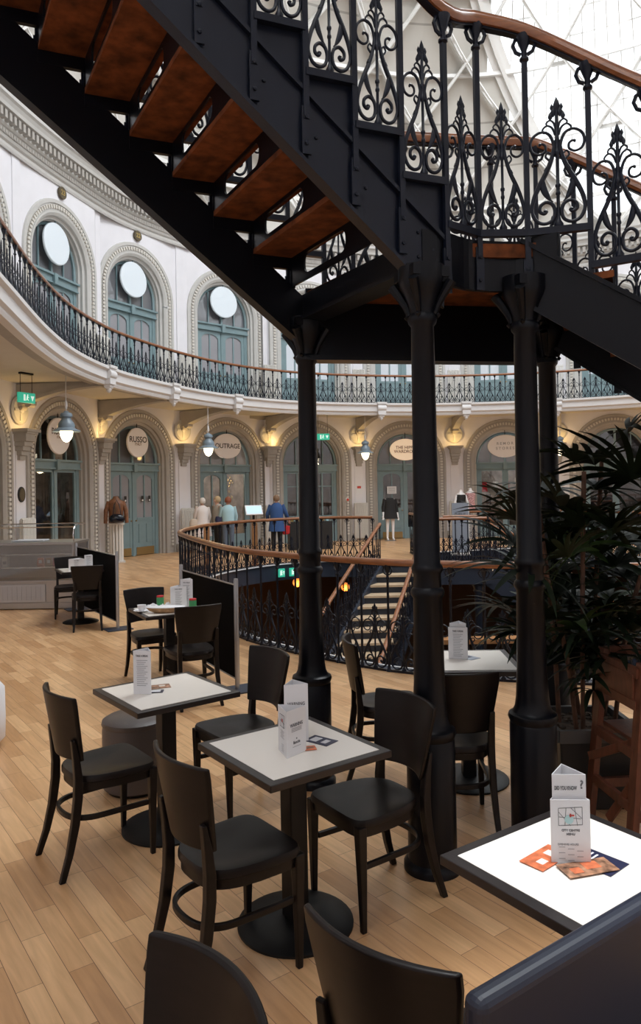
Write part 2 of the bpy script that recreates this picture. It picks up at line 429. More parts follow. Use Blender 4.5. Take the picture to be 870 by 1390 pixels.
# ------------------------------------------------------------ floor with the well
well_near = [(-2.5, 15.0), (-2.5, 13.5), (-2.14, 12.2), (-1.4, 10.25), (-0.9, 9.2), (-0.40, 8.55), (0.12, 8.02), (0.66, 7.55), (1.25, 7.25), (2.0, 7.0), (3.2, 6.8), (4.6, 6.8), (6.2, 7.5), (7.5, 9.2), (8.3, 11.7), (8.5, 14.6), (8.0, 17.6), (7.0, 20.2), (5.7, 21.35), (3.9, 20.85), (2.5, 20.4)]
well_far = [(1.25, 18.3), (0.0, 18.55), (-0.9, 18.15), (-1.6, 17.45), (-2.25, 16.3)]
WN = catmull([Vector((x, y, 0)) for x, y in well_near], False, 6)
WF = catmull([Vector((x, y, 0)) for x, y in well_far + [(-2.5, 15.0)]], False, 6)[:-1]
notch = [Vector((2.5, 18.0, 0)), Vector((3.8, 18.0, 0)), Vector((3.8, 16.7, 0)), Vector((2.5, 16.7, 0)), Vector((2.45, 17.45, 0)), Vector((1.35, 17.45, 0))]
hole = WN + notch + WF
outer = [Vector((p.x, p.y, 0)) for p in offset_ring(ring, -0.4)]
def slab_with_hole(outer, hole, z0, z1, name, m, kind='structure'):
    allv = outer + hole
    tris = tessellate_polygon([outer, hole])
    mb = MB()
    mb.add([(p.x, p.y, z1) for p in allv], [tuple(t) for t in tris])
    mb.add([(p.x, p.y, z0) for p in allv], [tuple(t)[::-1] for t in tris])
    o = mb.build(name, m); o['kind'] = kind
    return o
def holey_edge(hole, prof):
    mb = MB(); mb.sweep(prof, [(p.x, p.y, 0) for p in hole], closed=True); return mb
slab_with_hole(outer, hole, -0.30, 0.0, 'floor', M['floor'])
# direction of travel along hole: well on which side -> compute a signed area
A2 = sum(hole[i].x * hole[(i + 1) % len(hole)].y - hole[(i + 1) % len(hole)].x * hole[i].y for i in range(len(hole)))
sgn = 1 if A2 < 0 else -1      # +n of sweep points into the well when clockwise
o = holey_edge(hole, [(0.0, -0.38), (0.035 * sgn, -0.38), (0.035 * sgn, -0.02), (0.06 * sgn, -0.02), (0.06 * sgn, 0.012), (-0.06 * sgn, 0.012), (-0.06 * sgn, 0.0), (0, 0)]).build('trim_1', M['slab']); o['kind'] = 'structure'
o = holey_edge(hole, [(0.05 * sgn, -0.004), (0.075 * sgn, -0.004), (0.075 * sgn, 0.022), (0.05 * sgn, 0.022)]).build('trim_40', M['fascia']); o['kind'] = 'structure'  # pale strip painted as the light caught by the well's floor edge
# basement
mb = MB(); mb.prism([(p.x, p.y) for p in offset_ring(ring, 0.5)], -3.75, -3.6); o = mb.build('floor_basement', M['basefloor']); o['kind'] = 'structure'
mb = MB(); mb.sweep([(0, -3.6), (-0.1, -3.6), (-0.1, -0.31), (0, -0.31)], [(p.x, p.y, 0) for p in offset_ring(ring, 0.6)], closed=True)
o = mb.build('wall_basement', M['basement']); o['kind'] = 'structure'

# ------------------------------------------------------------ upper shell: walls with arches
ZB, ZTOP = 4.5, 9.3          # gallery floor, underside of the cornice
UP0 = 4.5
LOW = dict(z0=0.0, zs=2.70, r=1.0)
UPP = dict(z0=4.5, zs=7.38, r=1.0)
def add_wall(i, name):
    c, t, n, th = FR[i]
    W0 = W1 = HW
    mb = MB()
    mb.arch_panel((W0, W1), 0.0, ZB, 1.3, LOW['zs'], -0.30, -0.05)
    mb.arch_panel((W0, W1), ZB, 10.2, 1.35, UPP['zs'], -0.30, -0.05)
    if i < len(ARCH) - 1:
        inv = (Matrix.Translation(FR[i][0]) @ Matrix.Rotation(th, 4, 'Z')).inverted()
        a = inv @ edge_r(i); b = inv @ edge_l(i + 1); a2 = a + Vector((0, .25, 0)); b2 = b + Vector((0, .25, 0))
        mb.add([(p.x, p.y, z) for z in (0, 10.2) for p in (a, b, b2, a2)], [(0, 1, 5, 4), (1, 2, 6, 5), (2, 3, 7, 6), (3, 0, 4, 7), (0, 3, 2, 1), (4, 5, 6, 7)])
    o = mb.build(name, M['wall'], None, FR[i][0], th); o['kind'] = 'structure'
    return o
for i in range(len(ARCH)): add_wall(i, 'wall_left' if i < 4 else 'wall_back')
# plain closing wall behind and beside the viewpoint
clos = [edge_r(len(ARCH) - 1)] + [Vector((x, y, 0)) for x, y in BACK] + [edge_l(0)]
clos = catmull(clos, False, 6)
mb = MB(); mb.sweep([(0, 0), (-0.25, 0), (-0.25, 10.2), (0, 10.2)], [(p.x, p.y, 0) for p in clos]); o = mb.build('wall_right', M['wall']); o['kind'] = 'structure'

# archivolts
def archivolt(z0, zs, r, rk=1.0):
    prof = [(0, -.05), (0, .10), (.03, .13), (.03, .20), (.10, .22), (.10, .29), (.16, .335), (.20, .335), (.20, .315), (.36, .315), (.36, .345), (.44, .345), (.46, .28), (.40, .0)]
    prof = [(a * rk, b) for a, b in prof]
    path = [(-1, 0, z0 - zs), (-1, 0, 0)]
    seg = 28
    mb = MB(); m = len(prof); rows = []
    for side in (-1,):
        rows.append([(-(r + a), -n, z0) for a, n in prof])
    for k in range(seg + 1):
        an = PI - PI * k / seg
        rows.append([((r + a) * math.cos(an), -n, zs + (r + a) * math.sin(an)) for a, n in prof])
    rows.append([((r + a), -n, z0) for a, n in prof])
    vs = [p for row in rows for p in row]; fs = []
    for i in range(len(rows) - 1):
        for j in range(m - 1):
            fs.append((i * m + j, (i + 1) * m + j, (i + 1) * m + j + 1, i * m + j + 1))
    mb.add(vs, fs)
    return mb
def beads(z0, zs, r, rk=1.0):
    mb = MB(); rr = r + .28 * rk; n = -0.335
    z = z0 + 0.25
    while z < zs - .03:
        for sx in (-1, 1): mb.box((sx * rr, n, z), (.085, .045, .058), taper=1)
        z += .098
    k = int(PI * rr / .098)
    for j in range(k + 1):
        an = PI * j / k
        R = Matrix.Translation((rr * math.cos(an), n, zs + rr * math.sin(an))) @ Matrix.Rotation(-an, 4, 'Y')
        mb.box((0, 0, 0), (.085, .045, .058), R)
    return mb
arch_lo = archivolt(0, LOW['zs'], 1.0).mesh('archivolt', M['stone']); bead_lo = beads(0, LOW['zs'], 1.0).mesh('bead_course', M['bead'])
arch_up = archivolt(UP0, UPP['zs'], 1.0, 1.08).mesh('archivolt', M['stone_lt']); bead_up = beads(UP0, UPP['zs'], 1.0, 1.08).mesh('bead_course', M['bead'])
tn = 2
for i in range(len(ARCH)):
    for a_, b_ in ((arch_lo, bead_lo), (arch_up, bead_up)):
        if i > 6 and a_ is arch_up: pass
        o = link('trim_%d' % tn, a_, None, FR[i][0], FR[i][3]); o['kind'] = 'structure'; link('bead_course', b_, o); tn += 1

# door sets ----------------------------------------------------------------
def leaf_mesh(w_, z0, zt, glazed_from):
    # w_ wide, arched glazing
    mb = MB(); h = w_ / 2; gr = h - 0.10
    mb.arch_panel(h, glazed_from, zt, gr, zt - 0.07 - gr * .62, -0.02, 0.02, seg=12) if False else None
    zs = zt - 0.10 - gr * 0.55
    # flattened arch head
    seg = 12
    arc = [(-gr * math.cos(PI * k / seg), zs + gr * .55 * math.sin(PI * k / seg)) for k in range(seg + 1)]
    for y in (-.022, .022):
        vs = []; fs = []
        for x, z in arc: vs += [(x, y, z), (x, y, zt)]
        for k in range(seg): fs.append((2 * k, 2 * k + 2, 2 * k + 3, 2 * k + 1))
        mb.add(vs, fs)
    for sx in (-1, 1): mb.box((sx * (h + gr) / 2, 0, (z0 + zt) / 2), (h - gr, .044, zt - z0))
    mb.box((0, 0, (z0 + glazed_from) / 2), (2 * gr, .03, glazed_from - z0))
    mb.box((0, -.005, glazed_from), (2 * gr, .05, .07))
    mb.box((0, -.005, z0 + .12), (2 * gr, .05, .24))
    for k in (-1, 1):
        mb.box((k * gr * .5, -.022, (z0 + .3 + glazed_from - .1) / 2), (gr * .62, .02, glazed_from - z0 - .5))
    mb.box((0, 0, (glazed_from + zt) / 2 - .05), (.045, .04, zt - glazed_from - .12))
    return mb
def door_set(z0, zs, r, pane_mat, fan_mat, style='doors', name='door', solid_low=False):
    root = empty(name, kind='structure')
    tz = z0 + 2.42
    mb = MB()
    mb.box((0, -.02, tz + .11), (2 * r + .02, .12, .22)); mb.box((0, -.06, tz + .20), (2 * r + .04, .16, .05)); mb.box((0, -.05, tz + .01), (2 * r + .02, .12, .035))
    mb.box((0, -.09, tz + .10), (.13, .14, .26))
    mb.build('transom', M['teal'], root)
    mb = MB()
    for sx in (-1, 1): mb.box((sx * (r - .06), 0, (z0 + tz) / 2), (.12, .08, tz - z0))
    mb.box((0, 0, (z0 + tz) / 2), (.09, .09, tz - z0))
    # fanlight ring and bars
    seg = 20; rr = r - .03
    pts = [(rr * math.cos(PI * k / seg), 0, zs + rr * math.sin(PI * k / seg)) for k in range(seg + 1)]
    mb.tube([(rr, 0, tz + .2)] + pts + [(-rr, 0, tz + .2)], .05, 6)
    mb.box((0, 0, (tz + .2 + zs + r) / 2), (.07, .06, zs + r - tz - .2))
    for sx in (-1, 1): mb.box((sx * r * .5, 0, (tz + .2 + zs + r * .85) / 2), (.035, .04, zs + r * .85 - tz - .2))
    mb.build('frame', M['teal'], root)
    mb = MB(); zc = tz + .2
    pl = [(-r, zc), (r, zc), (r, zs)] + [(r * math.cos(PI * k / seg), zs + r * math.sin(PI * k / seg)) for k in range(1, seg)] + [(-r, zs)]
    mb.add([(x, .03, z) for x, z in pl], [tuple(range(len(pl)))])
    mb.build('fanlight_pane', fan_mat, root)
    lw = (r - .12 - .045)
    for sx in (-1, 1):
        cx = sx * (.045 + lw / 2)
        st = style[0 if sx < 0 else 1] if isinstance(style, tuple) else style
        if st == 'doors':
            lf = leaf_mesh(lw, z0 + .02, tz - .01, z0 + 1.05).build('door_leaf', M['teal'], root, (cx, 0, 0))
            mb = MB(); mb.add([(-lw / 2 + .05, .01, z0 + 1.05), (lw / 2 - .05, .01, z0 + 1.05), (lw / 2 - .05, .01, tz - .1), (-lw / 2 + .05, .01, tz - .1)], [(0, 1, 2, 3)])
            mb.build('pane', pane_mat, lf)
            mb = MB(); mb.box((0, -.03, z0 + .13), (lw - .12, .012, .22)); mb.build('kick_plate', M['brass'], lf)
            mb = MB(); mb.lathe([(.001, 0), (.022, .005), (.022, .03), (.001, .035)], 10, M=Matrix.Translation((-sx * (lw / 2 - .05), -.025, z0 + 1.0)) @ Matrix.Rotation(PI / 2, 4, 'X')); mb.build('door_knob', M['brass'], lf)
        elif st == 'window':
            mb = MB()
            for k in (-1, 1): mb.box((k * (lw / 2 - .03), 0, (z0 + tz) / 2), (.06, .05, tz - z0))
            mb.box((0, 0, tz - .04), (lw, .05, .08)); mb.box((0, 0, z0 + .2), (lw, .06, .40)); mb.box((0, -.02, z0 + .2), (lw - .2, .05, .22))
            wf = mb.build('window_frame', M['teal'], root, (cx, 0, 0))
            mb = MB(); mb.add([(-lw / 2, .01, z0 + .4), (lw / 2, .01, z0 + .4), (lw / 2, .01, tz - .05), (-lw / 2, .01, tz - .05)], [(0, 1, 2, 3)])
            mb.build('pane', pane_mat, wf)
        elif st == 'barred':
            mb = MB()
            for k in (-1, 0, 1): mb.box((k * (lw / 2 - .03), 0, (z0 + tz) / 2), (.05, .05, tz - z0))
            mb.box((0, 0, tz - .04), (lw, .05, .08)); mb.box((0, 0, z0 + .45), (lw, .06, .9)); mb.box((0, -.02, z0 + .5), (lw - .2, .05, .5)); mb.box((0, 0, z0 + 1.9), (lw, .04, .04))
            wf = mb.build('window_frame', M['teal'], root, (cx, 0, 0))
            mb = MB(); mb.add([(-lw / 2, .01, z0 + .9), (lw / 2, .01, z0 + .9), (lw / 2, .01, tz - .05), (-lw / 2, .01, tz - .05)], [(0, 1, 2, 3)])
            mb.build('pane', pane_mat, wf)
    return root
lower_styles = {0: ('window', 'window'), 1: ('window', 'window'), 2: ('doors', 'doors'), 3: ('doors', 'window'), 4: ('barred', 'barred'), 5: ('doors', 'window'), 6: ('window', 'window'), 7: ('window', 'window'), 8: ('doors', 'doors')}
for i in range(len(ARCH)):
    pm = M['glass']
    if i == 2: pm = M['glass_curtain']
    d = door_set(0, LOW['zs'], 1.0, pm, M['glass_fan'] if i in (2, 3, 5, 6) else M['glass'], lower_styles[i], 'door_%d' % (i + 1))
    d.location = FR[i][0]; d.rotation_euler.z = FR[i][3]
up_a = door_set(UP0, UPP['zs'], 1.0, M['glass_curtain'], M['glass_fan'], 'doors', 'door_10')
up_b = door_set(UP0, UPP['zs'], 1.0, M['glass_bright'], M['glass_fan'], 'doors', 'door_14')
for i in range(len(ARCH)):
    src = up_a if i < 4 else up_b
    d = src if i in (0, 4) else copy_tree(src)
    d.name = 'door_%d' % (10 + i)
    d.location = FR[i][0]; d.rotation_euler.z = FR[i][3]
# shop rooms behind the arches
for i in range(len(ARCH)):
    mb = MB()
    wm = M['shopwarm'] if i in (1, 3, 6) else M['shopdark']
    for z0, z1 in ((0, 4.2), (4.55, 8.9)):
        W = 1.5; D = 2.2
        mb.add([(-W, .02, z0), (W, .02, z0), (W, D, z0), (-W, D, z0), (-W, .02, z1), (W, .02, z1), (W, D, z1), (-W, D, z1)],
               [(0, 3, 2, 1), (4, 5, 6, 7), (0, 4, 7, 3), (1, 2, 6, 5), (2, 3, 7, 6)])
    o = mb.build('wall_shop', wm, None, FR[i][0], FR[i][3]); o['kind'] = 'structure'

# ------------------------------------------------------------ gallery
RAIL_UP = [(-3.2, 4.6), (-3.6, 6.9), (-4.0, 9.15), (-4.46, 11.8), (-4.66, 14.0), (-4.5, 16.1), (-4.03, 17.75), (-3.46, 19.2), (-2.72, 20.55), (-1.78, 21.7), (-0.73, 22.55), (0.6, 23.2), (2.9, 23.8), (4.8, 23.86), (6.5, 23.65), (8.2, 23.15), (10.2, 22.1), (11.8, 20.6)]
GR = catmull([Vector((x, y, 0)) for x, y in RAIL_UP], False, 10)
galr = offset_ring(GR, -0.0)
# gallery deck: strip between the fascia line and the wall
def nearest_ring(p):
    return min(offset_ring(ring, 0.25), key=lambda q: (q - p).length)
R25 = offset_ring(ring, -0.1)
gal_in = resample(GR, n=90)
gal_out = []
for k, p in enumerate(gal_in):
    t = (gal_in[min(k + 1, 90)] - gal_in[max(k - 1, 0)]).normalized(); nrm = Vector((-t.y, t.x, 0))
    best = None
    for q in R25:
        d = q - p
        a = d.dot(nrm)
        if a > 0.5 and abs(d.dot(t)) < .6 and (best is None or abs(d.dot(t)) < best[0]): best = (abs(d.dot(t)), a)
    gal_out.append(p + nrm * (best[1] if best else 2.5))
mb = MB(); vs = []; fs = []
for p, q in zip(gal_in, gal_out): vs += [(p.x, p.y, 4.20), (q.x, q.y, 4.26), (q.x, q.y, 4.5), (p.x, p.y, 4.5)]
for i in range(90):
    a = 4 * i; b = a + 4
    fs += [(a, a + 1, b + 1, b), (a + 3, b + 3, b + 2, a + 2), (a, b, b + 3, a + 3), (a + 1, a + 2, b + 2, b + 1)]
mb.add(vs, fs, True); o = mb.build('ceiling_gallery', M['cream']); o['kind'] = 'structure'
mb = MB()
fp = [(0.0, 4.12), (0.03, 4.12), (0.05, 4.17), (0.05, 4.20), (0.10, 4.24), (0.10, 4.40), (0.16, 4.44), (0.16, 4.50), (-0.10, 4.50), (-0.10, 4.12)]
mb.sweep(fp, [tuple(p) for p in gal_in]); o = mb.build('trim_%d' % tn, M['fascia']); o['kind'] = 'structure'; tn += 1
mb = MB()
mb.sweep([(0.02, 4.14), (-0.30, 4.14), (-0.30, 4.22), (0.02, 4.22)], [tuple(p) for p in gal_in])
inn = [q.lerp(p, .06) for p, q in zip(gal_in, gal_out)]
mb.sweep([(0.14, 4.16), (-0.14, 4.10), (-0.14, 4.26), (0.14, 4.26)], [tuple(p) for p in inn])
o = mb.build('trim_%d' % tn, M['stone']); o['kind'] = 'structure'; tn += 1

# piers: pilaster, corbel, ledge, roundel, arm
def pier_frame(i):
    a, ta, na, _ = FR[i]; b, tb, nb, _ = FR[i + 1]
    k = KINK[i]; n = (na + nb).normalized(); t = Vector((-n.y, n.x, 0))
    return k, t, n, math.atan2(t.y, t.x)
def hit_gallery(k, n):
    best = None
    for p in gal_in:
        d = p - k; al = d.dot(n); off = abs(d.x * n.y - d.y * n.x)
        if al > 0.3 and (best is None or off < best[0]): best = (off, al)
    return min(best[1], 2.9)
def corbel_mb():
    mb = MB()
    mb.box((0, -.02, 1.38), (.36, .05, 2.7))
    return mb
PF = [pier_frame(i) for i in range(len(KINK))]
for i, (k, t, n, th) in enumerate(PF):
    root = empty('trim_%d' % tn, k, th, kind='structure'); tn += 1
    mb = MB(); mb.box((0, -.01, 1.38), (.30, .04, 2.76)); mb.build('pilaster', M['wall'], root)
    mb = MB(); mb.box((0, -.04, .12), (.62, .12, .24)); mb.build('plinth', M['stone'], root)
    mb = MB()
    for j, (wd, dp, z, h) in enumerate([(.20, .10, 2.62, .10), (.24, .15, 2.72, .10), (.28, .20, 2.82, .10), (.32, .25, 2.92, .10), (.36, .30, 3.07, .20)]):
        mb.box((0, -dp / 2, z), (wd, dp, h))
    mb.box((0, -.19, 3.21), (.52, .40, .07)); mb.box((0, -.17, 3.16), (.44, .36, .05))
    mb.build('corbel', M['stone'], root, bevel=.008)
    # shell-shaped boss behind the lamp and roundel above
    mb = MB(); mb.lathe([(.30, 0), (.32, .03), (.27, .06), (.24, .04), (.001, .05)], 20, M=Matrix.Translation((0, -.02, 3.66)) @ Matrix.Rotation(PI / 2, 4, 'X'))
    mb.box((0, -.06, 3.66), (.06, .05, .46)); mb.box((0, -.06, 3.66), (.46, .05, .06)); mb.lathe([(.07, 0), (.07, .06), (.001, .09)], 12, M=Matrix.Translation((0, -.05, 3.66)) @ Matrix.Rotation(PI / 2, 4, 'X'))
    mb.build('roundel', M['stone_lt'], root)
    L = hit_gallery(k, n)
    # long curved arm up to the fascia
    prof = []
    for j in range(13):
        u = j / 12; prof.append((-(u * (L - .05)), 3.72 + .40 * (1 - (1 - u) ** 2.0)))
    poly = [(p[0], p[1]) for p in prof] + [(-(L - .05), 4.22), (0, 4.22)]
    # build as side-extruded polygon in y-z
    m_ = MB(); nn = len(prof)
    for sx in (-.075, .075):
        vs = [(sx, y, z) for y, z in prof] + [(sx, y, 4.22) for y, z in prof]
        m_.add(vs, [(j, j + 1, nn + j + 1, nn + j) for j in range(nn - 1)])
    vs = []
    for y, z in prof: vs += [(-.075, y, z), (.075, y, z)]
    m_.add(vs, [(2 * j, 2 * j + 1, 2 * j + 3, 2 * j + 2) for j in range(nn - 1)])
    vs = []
    for y, z in prof: vs += [(-.11, y, z + .05), (-.11, y, z - .02), (.11, y, z - .02), (.11, y, z + .05)]
    m_.add(vs, [(4 * j + q, 4 * j + (q + 1) % 4, 4 * j + 4 + (q + 1) % 4, 4 * j + 4 + q) for j in range(nn - 1) for q in range(4)])
    m_.tube([(-.10, -.30, 3.80), (.10, -.30, 3.80)], .09, 12); m_.tube([(-.09, -.10, 3.72), (.09, -.10, 3.72)], .07, 12)
    m_.build('bracket_arm', M['stone'], root)
    mb = MB(); yy = -(L + .02)
    mb.box((0, yy - .05, 4.30), (.26, .22, .34)); mb.box((0, yy - .06, 4.50), (.32, .26, .06))
    mb.tube([(-.14, yy - .10, 4.34), (.14, yy - .10, 4.34)], .10, 12); mb.tube([(-.09, yy - .06, 4.10), (.09, yy - .06, 4.10)], .07, 10)
    mb.lathe([(.001, -.12), (.05, -.08), (.06, -.03), (.03, 0)], 10, (0, yy - .06, 4.06))
    mb.build('console', M['fascia'], root)
    mb = MB(); mb.box((0, -.01, (4.5 + 9.3) / 2), (.28, .03, 4.8)); mb.build('upper_pilaster', M['wall'], root)
    # warm uplighter on the ledge
    if i <= 7:
        l = bpy.data.lights.new('ledge_uplight', 'POINT'); l.energy = 4.2; l.color = (1.0, 0.62, 0.20); l.shadow_soft_size = .10
        lo = bpy.data.objects.new('ledge_uplight', l); COL.objects.link(lo); lo.location = k + n * .33 + Vector((0, 0, 3.40))

# cornice above the gallery arches
R = [Vector(p) for p in offset_ring(ring, .30)]
R = resample(R + [R[0]], n=260)[:-1]
prof = [(0, 9.22), (.03, 9.22), (.05, 9.27), (.05, 9.34), (.10, 9.37), (.13, 9.42), (.13, 9.56), (.16, 9.58), (.19, 9.62), (.19, 9.84), (.34, 9.86), (.36, 9.93), (.40, 10.0), (.45, 10.04), (.45, 10.12), (.50, 10.2), (.50, 10.26), (0, 10.26)]
mb = MB(); mb.sweep(prof, [tuple(p) for p in R], closed=True); o = mb.build('trim_%d' % tn, M['stone_lt']); o['kind'] = 'structure'; tn += 1
mb = MB(); mb.sweep([(.14, 9.435), (.15, 9.435), (.15, 9.545), (.14, 9.545)], [tuple(p) for p in R], closed=True)
Rd = resample([Vector(p) for p in offset_ring(ring, .30)] + [Vector(offset_ring(ring, .30)[0])], step=.17)
for j in range(len(Rd) - 1):
    t = (Rd[(j + 1)] - Rd[j]).normalized(); n = Vector((t.y, -t.x, 0)); p = Rd[j] + n * .25
    if p.y < 6: continue
    mb.box((p.x, p.y, 9.73), (.09, .14, .17), rz=math.atan2(t.y, t.x))
o = mb.build('trim_%d' % tn, M['stone']); o['kind'] = 'structure'; tn += 1
# small egg-and-dart beads under the dentils
mb = MB(); Re = resample([Vector(p) for p in offset_ring(ring, .30)], step=.10)
for j in range(len(Re) - 1):
    t = (Re[j + 1] - Re[j]).normalized(); n = Vector((t.y, -t.x, 0)); p = Re[j] + n * .14
    if p.y < 10 or p.x > 13: continue
    mb.box((p.x, p.y, 9.49), (.06, .04, .09), rz=math.atan2(t.y, t.x))
o = mb.build('trim_%d' % tn, M['stone']); o['kind'] = 'structure'; tn += 1

# ------------------------------------------------------------ dome
DH = 10.5; DZ = 10.26
Rb = resample([Vector(p) for p in offset_ring(ring, .1)] + [Vector(offset_ring(ring, .1)[0])], n=96)[:-1]
def dome_pt(u, ph, off=0.0):
    # u in [0,96), ph 0..1
    j = int(math.floor(u)) % 96; f = u - math.floor(u)
    b = Rb[j].lerp(Rb[(j + 1) % 96], f)
    a = ph * PI / 2
    c_, s_ = math.cos(a) ** .92, math.sin(a)
    p = CEN + (b - CEN) * c_; p.z = DZ + DH * s_
    if off:
        nn = (CEN + Vector((0, 0, DZ)) - p).normalized(); p = p + nn * off
    return p
def is_glass(u, ph):
    if ph > .64: return True  # unseen crown, glazed further down to let more daylight onto the near side
    return ph > .06 and 27.2 - 10.5 * ph < u < 58
GL0, GL1, GP0 = 10, 64, .24
NPH = 24
mbs = MB(); mbg = MB(); uvs = []
for j in range(96):
    for k in range(NPH - 1):
        u, ph = j + .5, (k + .5) / NPH
        q = [dome_pt(j, k / NPH), dome_pt(j + 1, k / NPH), dome_pt(j + 1, (k + 1) / NPH), dome_pt(j, (k + 1) / NPH)]
        (mbg if is_glass(u, ph) else mbs).add(q, [(0, 1, 2, 3)], True)
        if not is_glass(u, ph): uvs += [(j * .45, k * .45), (j * .45 + .45, k * .45), (j * .45 + .45, k * .45 + .45), (j * .45, k * .45 + .45)]
me = bpy.data.meshes.new('ceiling'); me.from_pydata([tuple(v) for v in mbs.v], [], mbs.f)
uvl = me.uv_layers.new(name='UVMap')
for lp in me.loops: uvl.data[lp.index].uv = uvs[lp.vertex_index]
me.materials.append(M['dome']); o = link('ceiling', me); o['kind'] = 'structure'
dome_root = o
mbg.build('roof_glazing', M['roofglass'], dome_root)
mb = MB()
for s in range(0, 96, 4):
    for dr in (-1, 1):
        pts = []
        for k in range(0, 21):
            ph = k / 24.0; pts.append(dome_pt(s + dr * ph * 17, ph, .22))
        for a, b in zip(pts, pts[1:]): mb.bar(a, b, .10, .20, up=(CEN + Vector((0, 0, DZ)) - (a + b) / 2))
        pts2 = [dome_pt(s + dr * (k / 24.0) * 17, k / 24.0, .55) for k in range(0, 21)]
        for a, b in zip(pts2, pts2[1:]): mb.bar(a, b, .05, .05)
        for k in range(0, 20): mb.bar(pts[k] if k % 2 else pts2[k], pts2[k + 1] if k % 2 else pts[k + 1], .03, .03)
for k in (2, 5, 8, 11, 14, 17, 19):
    pts = [dome_pt(j, k / 24.0, .12) for j in range(97)]
    for a, b in zip(pts, pts[1:]): mb.bar(a, b, .09, .12)
pts = [dome_pt(27.2 - 10.5 * ph, ph, .05) for ph in [.06 + .58 * q / 40 for q in range(41)]]
for a, b in zip(pts, pts[1:]): mb.bar(a, b, .55, .08, up=(CEN + Vector((0, 0, DZ)) - (a + b) / 2))
for a, b in zip(pts, pts[1:]): mb.bar(a, b, .12, .35, up=(CEN + Vector((0, 0, DZ)) - (a + b) / 2))
mb.build('roof_truss', M['truss'], dome_root)
mb = MB()
for j in range(96):
    for q in (0, .5):
        if is_glass(j + q, .5):
            pts = [dome_pt(j + q, k / 24.0, .03) for k in range(2, 20) if is_glass(j + q, k / 24.0)]
            for a, b in zip(pts, pts[1:]): mb.bar(a, b, .035, .05)
for k in range(2, 20):
    pts = [dome_pt(j, k / 24.0, .03) for j in range(97) if is_glass(j, k / 24.0 + .001)]
    for a, b in zip(pts, pts[1:]):
        if (a - b).length < 2: mb.bar(a, b, .03, .04)
mb.build('glazing_bars', M['truss'], dome_root)

# ------------------------------------------------------------ cast-iron balustrade castings
def mirror(pts): return [(-x, y, z) for x, y, z in pts]
def smooth2(pts, k=5):
    return [tuple(v) for v in catmull([Vector((x, 0, z)) for x, z in pts], False, k)]
def ornament(hi=True):
    mb = MB(); n = 8 if hi else 5; k = 5 if hi else 2
    def tb(pts, r0, r1=None, flat=1.0):
        P = smooth2(pts, k); m = len(P)
        if callable(r0): R = [r0(i / (m - 1)) for i in range(m)]
        else:
            r1_ = r0 if r1 is None else r1
            R = [r0 + (r1_ - r0) * i / (m - 1) for i in range(m)]
        mb.tube(P, R, n, flat=flat); mb.tube(mirror(P), R, n, flat=flat)
    # stem
    mb.lathe([(.001, 0), (.020, 0), (.022, .012), (.012, .03), (.0075, .05), (.0075, .16), (.011, .165), (.011, .175), (.008, .18), (.008, .20), (.012, .205), (.012, .215), (.0075, .22), (.0075, .36), (.013, .37), (.013, .385), (.010, .39), (.010, .43), (.013, .44), (.009, .45), (.007, .60), (.001, .64)], 10 if hi else 6)
    # lyre
    tb([(.012, .42), (.022, .36), (.045, .29), (.078, .22), (.104, .15), (.112, .09), (.095, .04), (.060, .020), (.026, .035), (.014, .075), (.024, .115), (.052, .130), (.076, .112), (.078, .085), (.060, .072), (.050, .085)], lambda t: .0088 if t > .35 else .0075 + .004 * math.sin(t / .35 * PI))
    # acanthus swelling
    tb([(.060, .27), (.066, .235), (.058, .19), (.040, .150), (.022, .128)], lambda t: .003 + .012 * math.sin(PI * min(1, t * 1.1)) ** 1, flat=.6)
    # collars on the lyre and scroll eye
    if hi:
        for sx in (-1, 1):
            mb.tube([(sx * .040, 0, .305), (sx * .048, 0, .288)], .0125, 8)
            mb.lathe([(.001, -.011), (.011, 0), (.001, .011)], 8, (sx * .055, 0, .086))
            mb.lathe([(.001, -.009), (.009, 0), (.001, .009)], 8, (sx * .072, 0, .432))
    # upper scrolls
    tb([(.012, .375), (.016, .43), (.035, .478), (.070, .492), (.103, .470), (.115, .430), (.104, .392), (.076, .378), (.052, .392), (.050, .418), (.064, .432), (.078, .424)], .0075, .0055)
    tb([(.022, .33), (.036, .345), (.050, .365), (.040, .385), (.028, .375)], .006, .004)
    # small upper curls
    tb([(.006, .47), (.020, .508), (.042, .522), (.060, .505), (.055, .485), (.044, .490)], .006, .004)
    tb([(.004, .50), (.014, .535), (.030, .548), (.044, .535), (.040, .522)], .0055, .004)
    # palmette finial
    for (x, z, r, h) in [(0, .62, .016, .045), (.014, .588, .013, .03), (.027, .566, .011, .024), (.020, .612, .009, .02)]:
        for sx in ((-1, 1) if x else (1,)):
            mb.lathe([(.001, -h * .9), (r * .7, -h * .45), (r, 0), (r * .6, h * .5), (.001, h)], 7 if hi else 5, (sx * x, 0, z), sy=.7)
    return mb
ORN_HI = ornament(True).mesh('scroll_casting', M['iron_blue'])
ORN_LO = ornament(False).mesh('scroll_casting', M['iron_blue'])
def post_mesh(h, hi=True, sq=False):
    mb = MB(); n = 10 if hi else 6
    if sq: mb.box((0, 0, h / 2 - .04), (.032, .022, h - .06))
    else: mb.lathe([(.001, 0), (.030, 0), (.030, .012), (.018, .03), (.014, .06), (.0125, .12), (.0125, h - .14)], n)
    mb.lathe([(.013, h - .15), (.022, h - .14), (.022, h - .13), (.014, h - .12), (.014, h - .085), (.026, h - .05), (.036, h - .02), (.036, h)], n)
    if hi:
        for sx in (-1, 1): mb.tube([(sx * .016, 0, h - .10), (sx * .038, 0, h - .085), (sx * .052, 0, h - .055), (sx * .040, 0, h - .03), (sx * .02, 0, h - .02)], .008, 6)
    return mb.mesh('baluster_post', M['iron_blue'])
